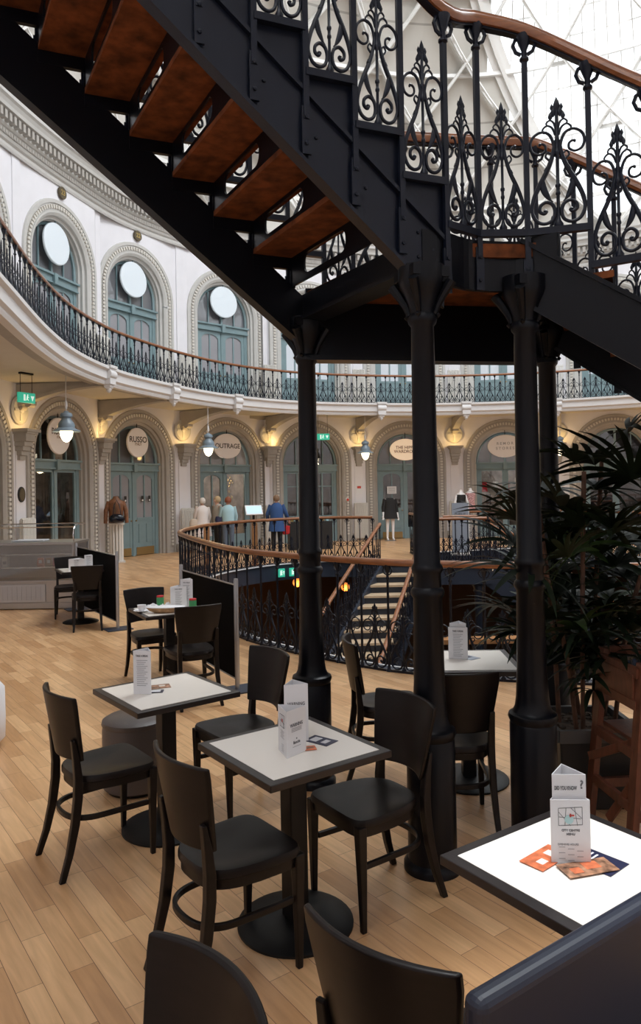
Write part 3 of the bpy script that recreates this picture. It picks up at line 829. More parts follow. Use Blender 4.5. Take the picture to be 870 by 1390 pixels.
RAILP = [(-.032, -.005), (.032, -.005), (.042, .012), (.040, .035), (.028, .052), (0, .060), (-.028, .052), (-.040, .035), (-.042, .012)]
def balustrade(path, spacing, h, label, cat='balustrade', hi=True, mo=None, group=None, rail_mat=None, name='iron_balustrade', base=True):
    P = [Vector(p) for p in path]; c0 = P[len(P) // 2].copy()
    root = empty(name, c0, label=label, cat=cat, group=group)
    fine = resample(P, step=.15)
    def rel(p, dz=0): return (p.x - c0.x, p.y - c0.y, p.z - c0.z + dz)
    mb = MB(); mb.sweep(RAILP, [rel(p, h) for p in fine], smooth=True); mb.build('handrail', M['rail'], root)
    if base:
        mb = MB(); mb.sweep([(-.016, 0), (.016, 0), (.016, .022), (-.016, .022)], [rel(p, 0) for p in fine]); mb.sweep([(-.008, .0), (.008, .0), (.008, .012), (-.008, .012)], [rel(p, .42) for p in fine]) if False else None
        mb.sweep([(-.016, -.012), (.016, -.012), (.016, .0), (-.016, .0)], [rel(p, h) for p in fine]); mb.build('iron_bar', M['iron_blue'], root)
    pm = post_mesh(h, hi); om = ORN_HI if hi else ORN_LO
    st = resample(P, step=spacing); N = len(st) - 1
    for i, p in enumerate(st):
        t = (st[min(i + 1, N)] - st[max(i - 1, 0)]); rz = math.atan2(t.y, t.x)
        link('baluster_post', pm, root, rel(p), rz)
        if i < N:
            m_ = (p + st[i + 1]) / 2; t = st[i + 1] - p
            link('scroll_casting', om, root, rel(m_, .012), math.atan2(t.y, t.x)).scale.x = min(1.25, t.length / .265)
    return root

# gallery balustrade (only the stretch the place shows)
gpath = [Vector((p.x, p.y, 4.5)) for p in offset_ring([q for q in gal_in], -0.03)][10:84]
balustrade(gpath, .325, .87, 'long curved iron gallery balustrade with mahogany handrail running round the upper floor', hi=False)

# floor-level balustrades round the well
near_line = [p for p in WN if True]
def rail_off(pts, d):
    out = []
    for i, p in enumerate(pts):
        t = (pts[min(i + 1, len(pts) - 1)] - pts[max(i - 1, 0)]).normalized()
        out.append(p + Vector((t.y, -t.x, 0)) * d)
    return out
loop = catmull([Vector((x, y, 0)) for x, y in well_far + well_near[:-1]], False, 8)
loop = rail_off(loop, .08 * -sgn)
balustrade(loop[:len(loop) - 60] if False else loop, .325, 1.07, 'looping iron balustrade with mahogany handrail round the floor well, nearest the cafe tables', hi=True)
back = [Vector((2.45, 20.52, 0)), Vector((3.9, 20.95, 0)), Vector((5.7, 21.45, 0)), Vector((6.9, 20.6, 0))]
balustrade([Vector((2.52, 17.5, 0)), Vector((2.58, 19.0, 0)), Vector((2.45, 20.45, 0))], .325, 1.07, 'short iron balustrade running back from the right side of the basement stair head', hi=False)
balustrade([Vector((2.62, 16.78, 0)), Vector((3.74, 16.78, 0))], .28, 1.07, 'short straight iron balustrade on the landing beside the grey sandwich board', hi=False)

# ------------------------------------------------------------ basement stair with pale treads
nst = 18
def stA(k): return Vector((1.40 - .17 * k + .0008 * k * k, 17.4 - .40 * k, -.175 * k))
def stB(k): return Vector((2.40 - .115 * k - .0005 * k * k, 17.4 - .385 * k, -.175 * k))
root = empty('basement_staircase', (1.9, 17.4, 0), label='curving stair with pale wooden treads going down into the floor well', cat='staircase')
def rel0(p, c): return Vector(p) - Vector(c)
c0 = (1.9, 17.4, 0)
trd = MB(); trd.box((0, 0, -.02), (1, 1, .04))
for k in range(1, nst):
    a, b, a2, b2 = stA(k - 1), stB(k - 1), stA(k), stB(k)
    z = -.175 * k
    mb = MB()
    q = [rel0((p.x, p.y, 0), c0) for p in (a, b, b2, a2)]
    q[2] += Vector((0, -.05, 0)); q[3] += Vector((0, -.05, 0))
    mb.add([(p.x, p.y, z) for p in q] + [(p.x, p.y, z - .045) for p in q], [(0, 1, 2, 3), (7, 6, 5, 4), (0, 4, 5, 1), (1, 5, 6, 2), (2, 6, 7, 3), (3, 7, 4, 0)])
    mb.build('tread', M['tread'], root)
mb = MB()
for fn in (stA, stB):
    pts = [rel0(fn(k), c0) for k in range(nst)]
    for p, q in zip(pts, pts[1:]): mb.bar(p + Vector((0, 0, -.14)), q + Vector((0, 0, -.14)), .05, .34)
for k in range(1, nst):
    a, b = rel0(stA(k - 1), c0), rel0(stB(k - 1), c0)
    mb.bar(a + Vector((0, 0, -.11)), b + Vector((0, 0, -.11)), .02, .12)
mb.build('stringer', M['slab'], root)
balustrade([stA(k) + Vector((-.03, 0, .02)) for k in range(0, 15)], .30, .93, 'left iron balustrade of the descending basement stair with sloping mahogany handrail', hi=False, name='stair_balustrade')
balustrade([stB(k) + Vector((.03, 0, .02)) for k in range(0, 15)], .30, .93, 'right iron balustrade of the descending basement stair with curving mahogany handrail', hi=False, name='stair_balustrade')

# second basement stair going down to the right
root = empty('basement_staircase', (3.8, 17.3, 0), label='navy iron stair descending to the right beyond the middle columns', cat='staircase')
c0 = (3.8, 17.3, 0)
def s2(k, y): return Vector((.27 * k, y - 17.3, -.19 * k))
mb = MB()
for y in (16.75, 17.95):
    mb.bar(s2(0, y) + Vector((0, 0, -.18)), s2(15, y) + Vector((0, 0, -.18)), .05, .5)
mb.build('stringer', M['slab'], root)
for k in range(1, 15):
    p = s2(k, 17.35); mb = MB(); mb.box((p.x - .13, p.y, p.z), (.30, 1.15, .04)); mb.build('tread', M['tread'], root)
balustrade([Vector((3.8, 16.78, 0)) + Vector((.27 * k, 0, -.19 * k + .02)) for k in range(0, 13)], .30, 1.05, 'front iron balustrade of the far stair sloping down to the right', hi=False, name='stair_balustrade')
balustrade([Vector((2.95, 17.98, 0)), Vector((3.8, 17.98, 0))] + [Vector((3.8, 17.98, 0)) + Vector((.27 * k, 0, -.19 * k + .02)) for k in range(1, 13)], .30, 1.07, 'back iron balustrade of the far stair, level then sloping down to the right', hi=False, name='stair_balustrade')
# iron column holding the landing, down in the well
def small_column(x, y, z0, z1, label):
    mb = MB(); mb.lathe([(.16, 0), (.16, .1), (.11, .14), (.10, .2), (.085, z1 - z0 - .3), (.12, z1 - z0 - .25), (.10, z1 - z0 - .2), (.18, z1 - z0)], 14)
    o = mb.build('iron_column', M['slab'], None, (x, y, z0)); tag(o, label, 'column')
small_column(3.55, 16.9, -3.6, -.31, 'slim navy column in the well under the landing corner')
# timber-topped counter deep in the well
root = empty('basement_counter', (4.15, 14.8, -3.6), label='long counter with pale timber top standing down in the floor well', cat='counter')
mb = MB(); mb.box((0, 0, 1.0), (3.6, .5, 2.0)); mb.build('body', M['planter'], root)
mb = MB(); mb.box((0, 0, 2.36), (3.7, .34, .09)); mb.build('timber_top', M['woodpost'], root)
for x in (-1.6, -.55, .55, 1.6):
    mb = MB(); mb.box((x, 0, 2.16), (.06, .2, .34)); mb.build('top_support', M['planter'], root)
for (x, y, z, lab) in [(-.66, 17.9, -.62, 'glowing orange globe lamp seen under the far edge of the floor well'), (.62, 18.6, -.85, 'glowing orange globe lamp left of the basement stair')]:
    root = empty('globe_lamp', (x, y + 1.5, z), label=lab, cat='lamp')
    mb = MB(); mb.lathe([(.001, -.12), (.07, -.10), (.11, -.04), (.12, 0), (.105, .06), (.06, .105), (.015, .12)], 16); mb.build('globe', M['orb'], root)
    mb = MB(); mb.tube([(0, 0, .15), (0, 0, -z - .30)], .012, 6); mb.build('cord', M['blackmetal'], root)
    l = bpy.data.lights.new('globe_light', 'POINT'); l.energy = 18; l.color = (1, .50, .18); l.shadow_soft_size = .17
    lo = bpy.data.objects.new('globe_light', l); COL.objects.link(lo); lo.location = (x, y + 1.2, z - .1)

# ------------------------------------------------------------ foreground columns and upper staircase
CA, CB, CC, CD = Vector((-.076, 4.69, 0)), Vector((.514, 3.63, 0)), Vector((1.075, 3.84, 0)), Vector((1.53, 4.95, 0))
def big_column():
    mb = MB()
    mb.lathe([(.140, 0), (.140, .03), (.126, .045), (.119, .05), (.118, .625), (.114, .632), (.121, .645), (.126, .660), (.121, .676), (.104, .684), (.100, .690), (.090, .712), (.083, .76), (.076, .90), (.070, 1.31), (.079, 1.322), (.083, 1.338), (.079, 1.354), (.068, 1.365), (.067, 1.43), (.075, 1.442), (.078, 1.455), (.074, 1.468), (.065, 1.48), (.056, 2.64), (.068, 2.655), (.073, 2.675), (.068, 2.69), (.060, 2.70), (.066, 2.74), (.085, 2.79), (.105, 2.83), (.115, 2.86), (.115, 2.93)], 32)
    return mb.mesh('column_shaft', M['iron'])
def cap_mesh():
    mb = MB()
    mb.box((0, 0, 2.895), (.20, .20, .05)); mb.box((0, 0, 2.86), (.18, .18, .03))
    for a in range(4):
        R = Matrix.Rotation(a * PI / 2 + PI / 4, 4, 'Z')
        pts = [Vector((.065, 0, 2.70)), Vector((.085, 0, 2.75)), Vector((.115, 0, 2.80)), Vector((.15, 0, 2.85))]
        mb.tube([R @ p for p in pts], [.014, .018, .022, .026], 8)
        mb.lathe([(.001, -.016), (.015, 0), (.001, .016)], 8, tuple(R @ Vector((.078, 0, 2.69))))
    return mb.mesh('capital', M['iron'])
cm, cpm = big_column(), cap_mesh()
for c, lab in ((CA, 'black iron column farthest left, behind the front cafe tables'), (CB, 'thick black iron column nearest the camera in the middle, with ringed shaft'), (CC, 'black iron column right of the middle one, in front of the potted palm'), (CD, 'black iron column partly hidden behind its neighbour at the palm')):
    r = empty('iron_column', c, label=lab, cat='column', rz=math.radians(22)); link('shaft', cm, r); link('capital', cpm, r)
mbd = MB()
for c in (CB, CC): mbd.lathe([(.185, 0), (.185, .018), (.165, .03), (.001, .032)], 28, (c.x, c.y, 0))

U = Vector((math.cos(math.radians(-158)), math.sin(math.radians(-158)), 0))      # up direction of flight one
V = Vector((.84, -.54, 0)).normalized()                                           # down direction of flight two
stair = empty('upper_staircase', (.5, 4.0, 0), label='black iron staircase overhead with brown treads, landing on four columns', cat='staircase')
SO = Vector((.5, 4.0, 0))
NS = 15
GO, RI = .2455, .2035
def fA(s, z): p = CA + U * s; return Vector((p.x, p.y, z)) - SO
def fB(s, z): p = CB + U * s; return Vector((p.x, p.y, z)) - SO
# landing slab
out = [CA, CB + U * -.02, CB - U * .13, Vector((.78, 3.79, 0)), CC + Vector((.0, -.02, 0)), CC + V * .16, CD + V * .1, CD, Vector((.75, 5.0, 0))]
mb = MB(); mb.prism([((p - SO).x, (p - SO).y) for p in out], 3.03, 3.10); mb.build('landing', M['tread_under'], stair)
# landing fascia beams
mb = MB()
def beam(a, b, z0, z1, t=.03):
    a = a - SO; b = b - SO
    mb.bar((a.x, a.y, (z0 + z1) / 2), (b.x, b.y, (z0 + z1) / 2), t, z1 - z0)
beam(CA, CB, 2.92, 3.08, .05); beam(CA, CB, 2.905, 2.925, .16)
mid = Vector((.75, 5.0, 0))
beam(CA, CD, 2.66, 3.12, .05); beam(CA, CD, 2.66, 2.69, .14)
beam(CC, CD, 2.90, 3.08, .05)
fp = [CB, CB - U * .13 + Vector((0, .0, 0)), Vector((.78, 3.80, 0)), Vector((1.0, 3.85, 0)), CC]
fine = resample(catmull([Vector(p) for p in fp], False, 6), n=16)
mb.sweep([(-.015, 2.86), (.015, 2.86), (.015, 3.12), (-.015, 3.12)], [tuple(p - SO) for p in fine])
e1, e2 = CC - SO, CC + V * .18 - SO
mb.bar((e1.x, e1.y, 3.03), (e2.x, e2.y, 3.03), .02, .20)
e3 = CD + V * .12 - SO; mb.bar((e2.x, e2.y, 3.03), (e3.x, e3.y, 3.03), .02, .20)
mb.build('landing_beam', M['iron'], stair)
# flight one: stringers
mb = MB()
S2 = 3.7
def zb_B(s): return 2.84 + .842 * s
def zt_B(s): return 3.18 + .83 * s
def quad_bar(f, s0, s1, zb, zt, th):
    nrm = Vector((-U.y, U.x, 0)) * th / 2
    vs = []
    for sgn_ in (-1, 1):
        vs += [f(s0, zb(s0)) + nrm * sgn_, f(s1, zb(s1)) + nrm * sgn_, f(s1, zt(s1)) + nrm * sgn_, f(s0, zt(s0)) + nrm * sgn_]
    return vs, [(0, 1, 2, 3), (7, 6, 5, 4), (0, 4, 5, 1), (1, 5, 6, 2), (2, 6, 7, 3), (3, 7, 4, 0)]
mb.add(*quad_bar(fB, -.12, S2, zb_B, zt_B, .02))
mb.add(*quad_bar(fB, -.12, S2, lambda s: zt_B(s) - .012, lambda s: zt_B(s) + .012, .07))
mb.add(*quad_bar(fB, .0, S2, lambda s: zb_B(s) - .01, lambda s: zb_B(s) + .012, .08))
mb.build('stringer', M['iron_blue'], stair)
def zb_A(s): return 2.74 + .79 * s
def zt_A(s): return 3.055 + .83 * s
mb = MB(); mb.add(*quad_bar(fA, .02, S2, zb_A, zt_A, .02))
mb.add(*quad_bar(fA, .02, S2, lambda s: zb_A(s) - .01, lambda s: zb_A(s) + .012, .10))
for k in range(0, NS):
    s0 = .10 + GO * k; zt = 3.235 + RI * k
    mb.add(*quad_bar(fA, s0 - .03, s0, lambda s: zt_A(s0) - .02, lambda s: zt + .04, .03))
    mb.add(*quad_bar(fA, s0 - .03, s0 + GO, lambda s: zt, lambda s: zt + .16, .03))
mb.build('stringer', M['iron'], stair)
mb = MB()  # dark plates added across open gaps that only look black
for k in range(-1, NS - 1):
    s0 = .115 + GO * k; zb = (3.585 + RI * k) if k >= 0 else 3.385
    mb.add(*quad_bar(fB, s0 + .004, s0 + GO, lambda s: zt_B(s) - .02, lambda s: max(zt_B(s) - .01, zb - .03), .008))
mb.build('gap_fill_plate', M['iron_blue'], stair)
# treads and pierced risers
def riser(a0, a1, z0, z1):
    # rectangular plate between a0 and a1 with rounded slots
    a0 = Vector(a0); a1 = Vector(a1); L = (a1 - a0).length; d = (a1 - a0).normalized(); nn = Vector((d.y, -d.x, 0)) * .006
    zm = (z0 + z1) / 2; h = z1 - z0
    mbr = MB()
    def seg(u0, u1, za, zb_):
        vs = []
        for sg in (-1, 1): vs += [a0 + d * u0 + Vector((0, 0, za)) + nn * sg, a0 + d * u1 + Vector((0, 0, za)) + nn * sg, a0 + d * u1 + Vector((0, 0, zb_)) + nn * sg, a0 + d * u0 + Vector((0, 0, zb_)) + nn * sg]
        mbr.add(vs, [(0, 1, 2, 3), (7, 6, 5, 4), (0, 4, 5, 1), (1, 5, 6, 2), (2, 6, 7, 3), (3, 7, 4, 0)])
    seg(0, L, z0, z0 + h * .20); seg(0, L, z1 - h * .16, z1)
    za, zb_ = z0 + h * .20, z1 - h * .16
    for u0, u1 in ((0, .15), (.56, .75), (.90, 1.0)): seg(u0 * L, u1 * L, za, zb_)
    for u0, u1 in ((.15, .56), (.75, .90)):
        w_ = (u1 - u0) * L; r = min((zb_ - za) / 2, w_ / 2) * .8
        for (cx, sx) in ((u0 * L, 1), (u1 * L, -1)):
            for (cz, sz) in ((za, 1), (zb_, -1)):
                pts = [(cx, cz), (cx + sx * r, cz)] + [(cx + sx * (r - r * math.sin(t)), cz + sz * (r - r * math.cos(t))) for t in (PI / 8, PI / 4, 3 * PI / 8)] + [(cx, cz + sz * r)]
                vs = []
                for sg in (-1, 1): vs += [a0 + d * x + Vector((0, 0, z)) + nn * sg for x, z in pts]
                n_ = len(pts); mbr.add(vs, [tuple(range(n_)), tuple(range(n_, 2 * n_))[::-1]] + [(i, (i + 1) % n_, (i + 1) % n_ + n_, i + n_) for i in range(n_)])
    return mbr
for k in range(0, NS):
    sa0, sa1 = .10 + GO * k - .06, .10 + GO * (k + 1)
    sb0, sb1 = .11 + GO * k - .06, .11 + GO * (k + 1)
    z = 3.56 + RI * (k - 0) - RI
    zA = z
    vs = [fA(sa0, z - .05), fA(sa1, z - .05), fB(sb1, z - .05), fB(sb0, z - .05), fA(sa0, z - .02), fA(sa1, z - .02), fB(sb1, z - .02), fB(sb0, z - .02)]
    mb = MB(); mb.add(vs, [(0, 1, 2, 3), (7, 6, 5, 4), (0, 4, 5, 1), (1, 5, 6, 2), (2, 6, 7, 3), (3, 7, 4, 0)]); mb.build('tread', M['tread_under'], stair)
    riser(fA(sa0 + .05, 0), fB(sb0 + .05, 0), z - RI - .03, z - .04).build('riser', M['iron'], stair)
# stringer side posts and castings of flight one (outer side B)
Nn = Vector((-U.y, U.x, 0))
if Nn.dot(Vector((0, -1, 0))) < 0: Nn = -Nn
Nn = Nn * .03
def post_sq(h, foot):
    mb = MB(); mb.box((0, 0, (h - .12 - foot) / 2), (.028, .022, h - .12 + foot))
    mb.box((0, -.0, -foot - .05), (.045, .014, .22))
    mb.lathe([(.001, 0), (.010, .002), (.010, .010), (.001, .012)], 8, M=Matrix.Translation((0, -.006, -foot + .01)) @ Matrix.Rotation(PI / 2, 4, 'X'))
    mb.lathe([(.001, 0), (.010, .002), (.010, .010), (.001, .012)], 8, M=Matrix.Translation((0, -.006, -foot - .11)) @ Matrix.Rotation(PI / 2, 4, 'X'))
    mb.lathe([(.014, h - .14), (.024, h - .13), (.024, h - .12), (.014, h - .11), (.014, h - .08), (.030, h - .04), (.040, h - .01), (.040, h)], 12)
    for sx in (-1, 1): mb.tube([(sx * .016, 0, h - .10), (sx * .042, 0, h - .085), (sx * .056, 0, h - .05), (sx * .044, 0, h - .02), (sx * .02, 0, h - .012)], .010, 6)
    return mb.mesh('baluster_post', M['iron_blue'])
PSQ = post_sq(1.0, .22)
def rail_stage(posts, bars, hr, label):
    """posts: list of (x,y,z); castings between consecutive posts at given z."""
    c0 = Vector(posts[0]); root = empty('stair_balustrade', c0, label=label, cat='balustrade')
    for i, p in enumerate(posts):
        q = Vector(posts[min(i + 1, len(posts) - 1)]) - Vector(posts[max(i - 1, 0)])
        link('baluster_post', PSQ, root, Vector(p) - c0, math.atan2(q.y, q.x) + (PI if q.x < 0 else 0))
    for (a, b, z) in bars:
        a = Vector(a); b = Vector(b); a.z = b.z = z; m_ = (a + b) / 2; d = b - a
        mb = MB(); mb.bar(a - c0, b - c0, .035, .035); mb.build('tread_bar', M['iron_blue'], root)
        lo = link('scroll_casting', ORN_HI, root, m_ - c0 + Vector((0, 0, .018)), math.atan2(d.y, d.x)); lo.scale.x = min(1.15, (d.length - .02) / .24)
    mb = MB(); pts = resample(catmull([Vector(p) for p in hr], False, 8), step=.06)
    mb.sweep([(-.034, -.01), (.034, -.01), (.044, .010), (.040, .032), (.030, .040), (.030, .052), (.016, .062), (-.016, .062), (-.030, .052), (-.030, .040), (-.040, .032), (-.044, .010)], [tuple(p - c0) for p in pts], smooth=True)
    mb.build('handrail', M['rail'], root)
    mb = MB(); mb.sweep([(-.02, -.022), (.02, -.022), (.02, -.008), (-.02, -.008)], [tuple(p - c0) for p in pts]); mb.build('iron_bar', M['iron_blue'], root)
    return root
def lim(f, s, z): p = f(s, z) + SO; return p
posts = []; bars = []; hr = []
for k in range(-1, NS - 1):
    s = .115 + GO * k; z = 3.36 + RI * k
    if k == -1: z = 3.19
    p = lim(fB, s, z) + Nn; posts.append(tuple(p)); hr.append(tuple(p + Vector((0, 0, 1.0))))
for i in range(len(posts) - 1): bars.append((posts[i], posts[i + 1], posts[i + 1][2]))
posts = posts[::-1]; hr = hr[::-1]
L0 = Vector((.84, 3.80, 3.14)); L1 = Vector((1.09, 3.80, 3.14)); L2 = Vector((1.385, 3.72, 3.14)); 
L0.z, L1.z, L2.z = 3.24, 3.175, 2.98
posts2 = [tuple(L0), tuple(L1), tuple(L2)]
bars2 = [(posts[-1], tuple(L0), 3.15), (tuple(L0), tuple(L1), 3.15), (tuple(L1), tuple(L2), 3.15)]
V3 = Vector((V.x, V.y, 0))
prev = L2
for k in range(1, 9):
    p = L2 + V3 * (.27 * k) + Vector((0, 0, -.215 * k)); posts2.append(tuple(p)); bars2.append((tuple(prev), tuple(p), 3.16 - .205 * k)); prev = p
hr2 = [(p[0], p[1], p[2] + 1.0) for p in posts2]
rail_stage(posts + posts2, bars + bars2, hr + hr2, 'iron balustrade with scroll castings on the overhead stair, side nearest the camera')
# inner balustrades: flight one side A and the far side of the landing
posts = []; bars = []; hr = []
for k in range(-1, NS - 1):
    s = .10 + GO * k; z = 3.36 + RI * k
    if k == -1: z = 3.16
    p = lim(fA, s, z) - Nn; posts.append(tuple(p)); hr.append(tuple(p + Vector((0, 0, 1.0))))
for i in range(len(posts) - 1): bars.append((posts[i], posts[i + 1], posts[i + 1][2]))
posts = posts[::-1]; hr = hr[::-1]
pp = [Vector((-.076, 4.80, 3.15)).lerp(Vector((1.50, 5.02, 3.15)), t) for t in (.20, .40, .60, .80, 1.0)]
b2 = [(posts[-1], tuple(pp[0]), 3.15)] + [(tuple(a), tuple(b), 3.15) for a, b in zip(pp, pp[1:])]
prev = pp[-1]
for k in range(1, 9):
    p = pp[4] + V3 * (.25 * k) + Vector((0, 0, .03 - .185 * k)); b2.append((tuple(prev), tuple(p), p.z + .015)); prev = p; pp.append(p)
rail_stage(posts + [tuple(p) for p in pp], bars + b2, hr + [(p.x, p.y, p.z + 1.0) for p in pp], 'iron balustrade on the far side of the overhead stair, glimpsed beyond the landing')
# flight two
mb = MB()
def gC(t, z): p = CC + V3 * t; return Vector((p.x, p.y, z)) - SO
def gD(t, z): p = CD + V3 * t; return Vector((p.x, p.y, z)) - SO
for g, a0 in ((gC, 0), (gD, 0)):
    nv = Vector((-V.y, V.x, 0)) * .012
    z0b, z0t = (2.78, 3.12)
    sl = .70 if g is gC else .74
    vs = []
    for sg in (-1, 1):
        vs += [g(.0, z0b + .02) + nv * sg, g(2.6, z0b + .02 - sl * 2.6) + nv * sg, g(2.6, z0t - sl * 2.6 + .02) + nv * sg, g(.02, z0t) + nv * sg]
    mb.add(vs, [(0, 1, 2, 3), (7, 6, 5, 4), (0, 4, 5, 1), (1, 5, 6, 2), (2, 6, 7, 3), (3, 7, 4, 0)])
    for zz in (z0t, z0b + .02):
        mb.bar(g(0, zz), g(2.6, zz - sl * 2.6), .07, .022)
mb.build('stringer', M['iron'], stair)
for k in range(0, 9):
    t0 = .16 + .285 * k; z = 3.10 - .203 * (k + 1)
    vs = [gC(t0 - .04, z), gC(t0 + .285, z), gD(t0 + .285, z), gD(t0 - .04, z)]; vs += [v - Vector((0, 0, .035)) for v in vs]
    mb = MB(); mb.add(vs, [(0, 1, 2, 3), (7, 6, 5, 4), (0, 4, 5, 1), (1, 5, 6, 2), (2, 6, 7, 3), (3, 7, 4, 0)]); mb.build('tread', M['tread_under'], stair)
    riser(gC(t0, 0), gD(t0, 0), z, z + .17).build('riser', M['iron'], stair)
# rivets on the near stringer
NB = Nn.normalized()
for s, z in [(.02, 2.98), (.02, 3.10), (.10, 3.04), (-.06, 3.02), (.30, 3.28), (.55, 3.48), (.80, 3.70)]:
    p = fB(s, z) + NB * .012; mb = MB()
    mb.lathe([(.010, 0), (.008, .006), (.001, .008)], 8, M=Matrix.Translation(p) @ NB.to_track_quat('Z', 'Y').to_matrix().to_4x4()); mb.build('rivet', M['iron_blue'], stair)
for ch in stair.children:
    pass

# ------------------------------------------------------------ wall-side things
def bay(i, x=0, n=0, z=0): c, t, nn, th = FR[i]; return c + t * x + nn * n + Vector((0, 0, z))
def bth(i): return FR[i][3]
def ellipse_disc(rx, rz, th=.04, n=36, rim=True):
    mb = MB(); vs = []; m = n
    prof = [(0.0, -th), (.96, -th), (1.0, -th * .7), (1.0, 0), (0, 0)]
    mb.lathe([(max(r, .001), z) for r, z in [(.001, 0), (1, 0), (1, .7 * th), (.965, th), (.001, th)]], n, sx=rx, sy=rz, smooth=False, M=Matrix.Rotation(PI / 2, 4, 'X'))
    return mb
SIGNS = [
 (1, 3.20, .44, .44, 'signwhite', [('RUSSO', .21, .10, 'dark_ink'), ('ITALY', .085, -.03, 'brown_ink')], 'round white RUSSO shop sign in the far left arch, overlapped by a pendant lamp'),
 (2, 3.22, .42, .42, 'signwhite', [('RUSSO', .23, .08, 'dark_ink'), ('ITALY', .10, -.05, 'brown_ink')], 'round white RUSSO shop sign in full view over closed teal double doors'),
 (3, 3.23, .54, .40, 'signwhite', [('OUTRAGE', .21, 0, 'dark_ink')], 'oval white OUTRAGE shop sign above the doorway beside the group of shoppers'),
 (5, 3.14, .56, .38, 'signlit', [('THE HIPPY', .15, .07, 'brown_ink'), ('WARDROBE', .15, -.07, 'brown_ink')], 'warmly lit oval THE HIPPY WARDROBE shop sign between two black columns'),
 (6, 3.20, .60, .40, 'signwhite', [('R E M O R', .13, .09, 'inklt'), ('S T O R E S', .13, -.08, 'inklt')], 'oval off-white shop sign with faint spaced lettering, over the lingerie shop window')]
for i, z, rx, rz, mt, txt, lab in SIGNS:
    root = empty('shop_sign', bay(i, -.10 if i == 1 else 0, .20, z), bth(i), lab, 'sign')
    ellipse_disc(rx, rz, .05).build('sign_face', M[mt], root)
    for s_, size, dz, mk in txt: text_obj(s_, size, M[mk], root, (0, -.054, dz))
    mb = MB(); mb.tube([(0, .0, rz - .03), (0, 0, rz + .22)], .012, 6); mb.box((0, .08, .0), (.10, .16, .10)); mb.build('bracket', M['blackmetal'], root)
up_lab = {0: 'blank pale oval disc in the upper arch cut by the left picture edge', 1: 'blank pale blue oval disc in the leftmost full upper arch', 2: 'blank pale blue oval disc in the upper arch numbered 22, second from left', 3: 'blank pale blue oval disc in the upper arch just left of the overhead stair', 4: 'blank pale oval disc in the upper arch behind the stair landing', 5: 'blank pale oval disc in upper arch hidden above the stair landing'}
for i in range(0, 4):
    root = empty('oval_disc', bay(i, 0, .14, 7.86), bth(i), up_lab[i], 'sign', 'blank oval discs in the upper arches')
    ellipse_disc(.52, .50, .05).build('disc_face', M['disc'], root)
    mb = MB(); mb.box((0, .06, 0), (.12, .14, .12)); mb.tube([(0, 0, .47), (0, 0, .58)], .02, 6); mb.build('bracket', M['teal'], root)
for i, num in ((1, '23'), (2, '22')):
    root = empty('number_roundel', bay(i, .0, .32, 9.08), bth(i), {'23': 'small bronze roundel numbered 23 over the leftmost full upper arch', '22': 'small bronze roundel numbered 22 over the next upper arch, nearer the stair'}[num], 'roundel')
    ellipse_disc(.15, .15, .05, 20).build('plate', M['roundel'], root); text_obj(num, .17, M['roundelgold'], root, (0, -.055, 0))

# pendant lamps
def pendant(loc, lab, top, sc=1.0):
    root = empty('pendant_lamp', loc, 0, lab, 'lamp')
    mb = MB(); mb.lathe([(.001, .46), (.04, .46), (.06, .43), (.10, .42), (.12, .39), (.12, .34), (.09, .32), (.095, .29), (.15, .22), (.165, .18), (.165, .12), (.19, .10), (.27, .06), (.275, .05), (.27, .04), (.15, .06), (.001, .07)], 28); shd = mb.build('shade', M['lampmetal'], root)
    mb = MB(); mb.lathe([(.125, .06), (.13, .03), (.12, -.04), (.09, -.11), (.05, -.155), (.001, -.17)], 24); mb.build('glass_globe', M['bulb'], shd)
    mb = MB(); mb.tube([(0, 0, .45), (0, 0, top - loc[2])], .008, 6); mb.lathe([(.02, .50), (.03, .56), (.02, .66)], 10); mb.build('suspension_rod', M['fascia'], root)
    l = bpy.data.lights.new('pendant_light', 'POINT'); l.energy = 9; l.color = (1, .80, .52); l.shadow_soft_size = .13
    lo = bpy.data.objects.new('pendant_light', l); COL.objects.link(lo); lo.location = (loc[0], loc[1], loc[2] - .22)
pendant((-5.10, 14.9, 3.03), 'grey-blue pendant lamp at far left, in front of the partly hidden RUSSO sign', 4.2)
pendant((-3.03, 20.1, 2.93), 'grey-blue pendant lamp overlapping the left end of the OUTRAGE sign', 4.2)
pendant((1.47, 24.0, 2.90), 'grey-blue pendant lamp hanging between the left two black columns', 4.2)
pendant((7.75, 23.9, 2.92), 'grey-blue pendant lamp glowing behind the palm leaves', 4.2)

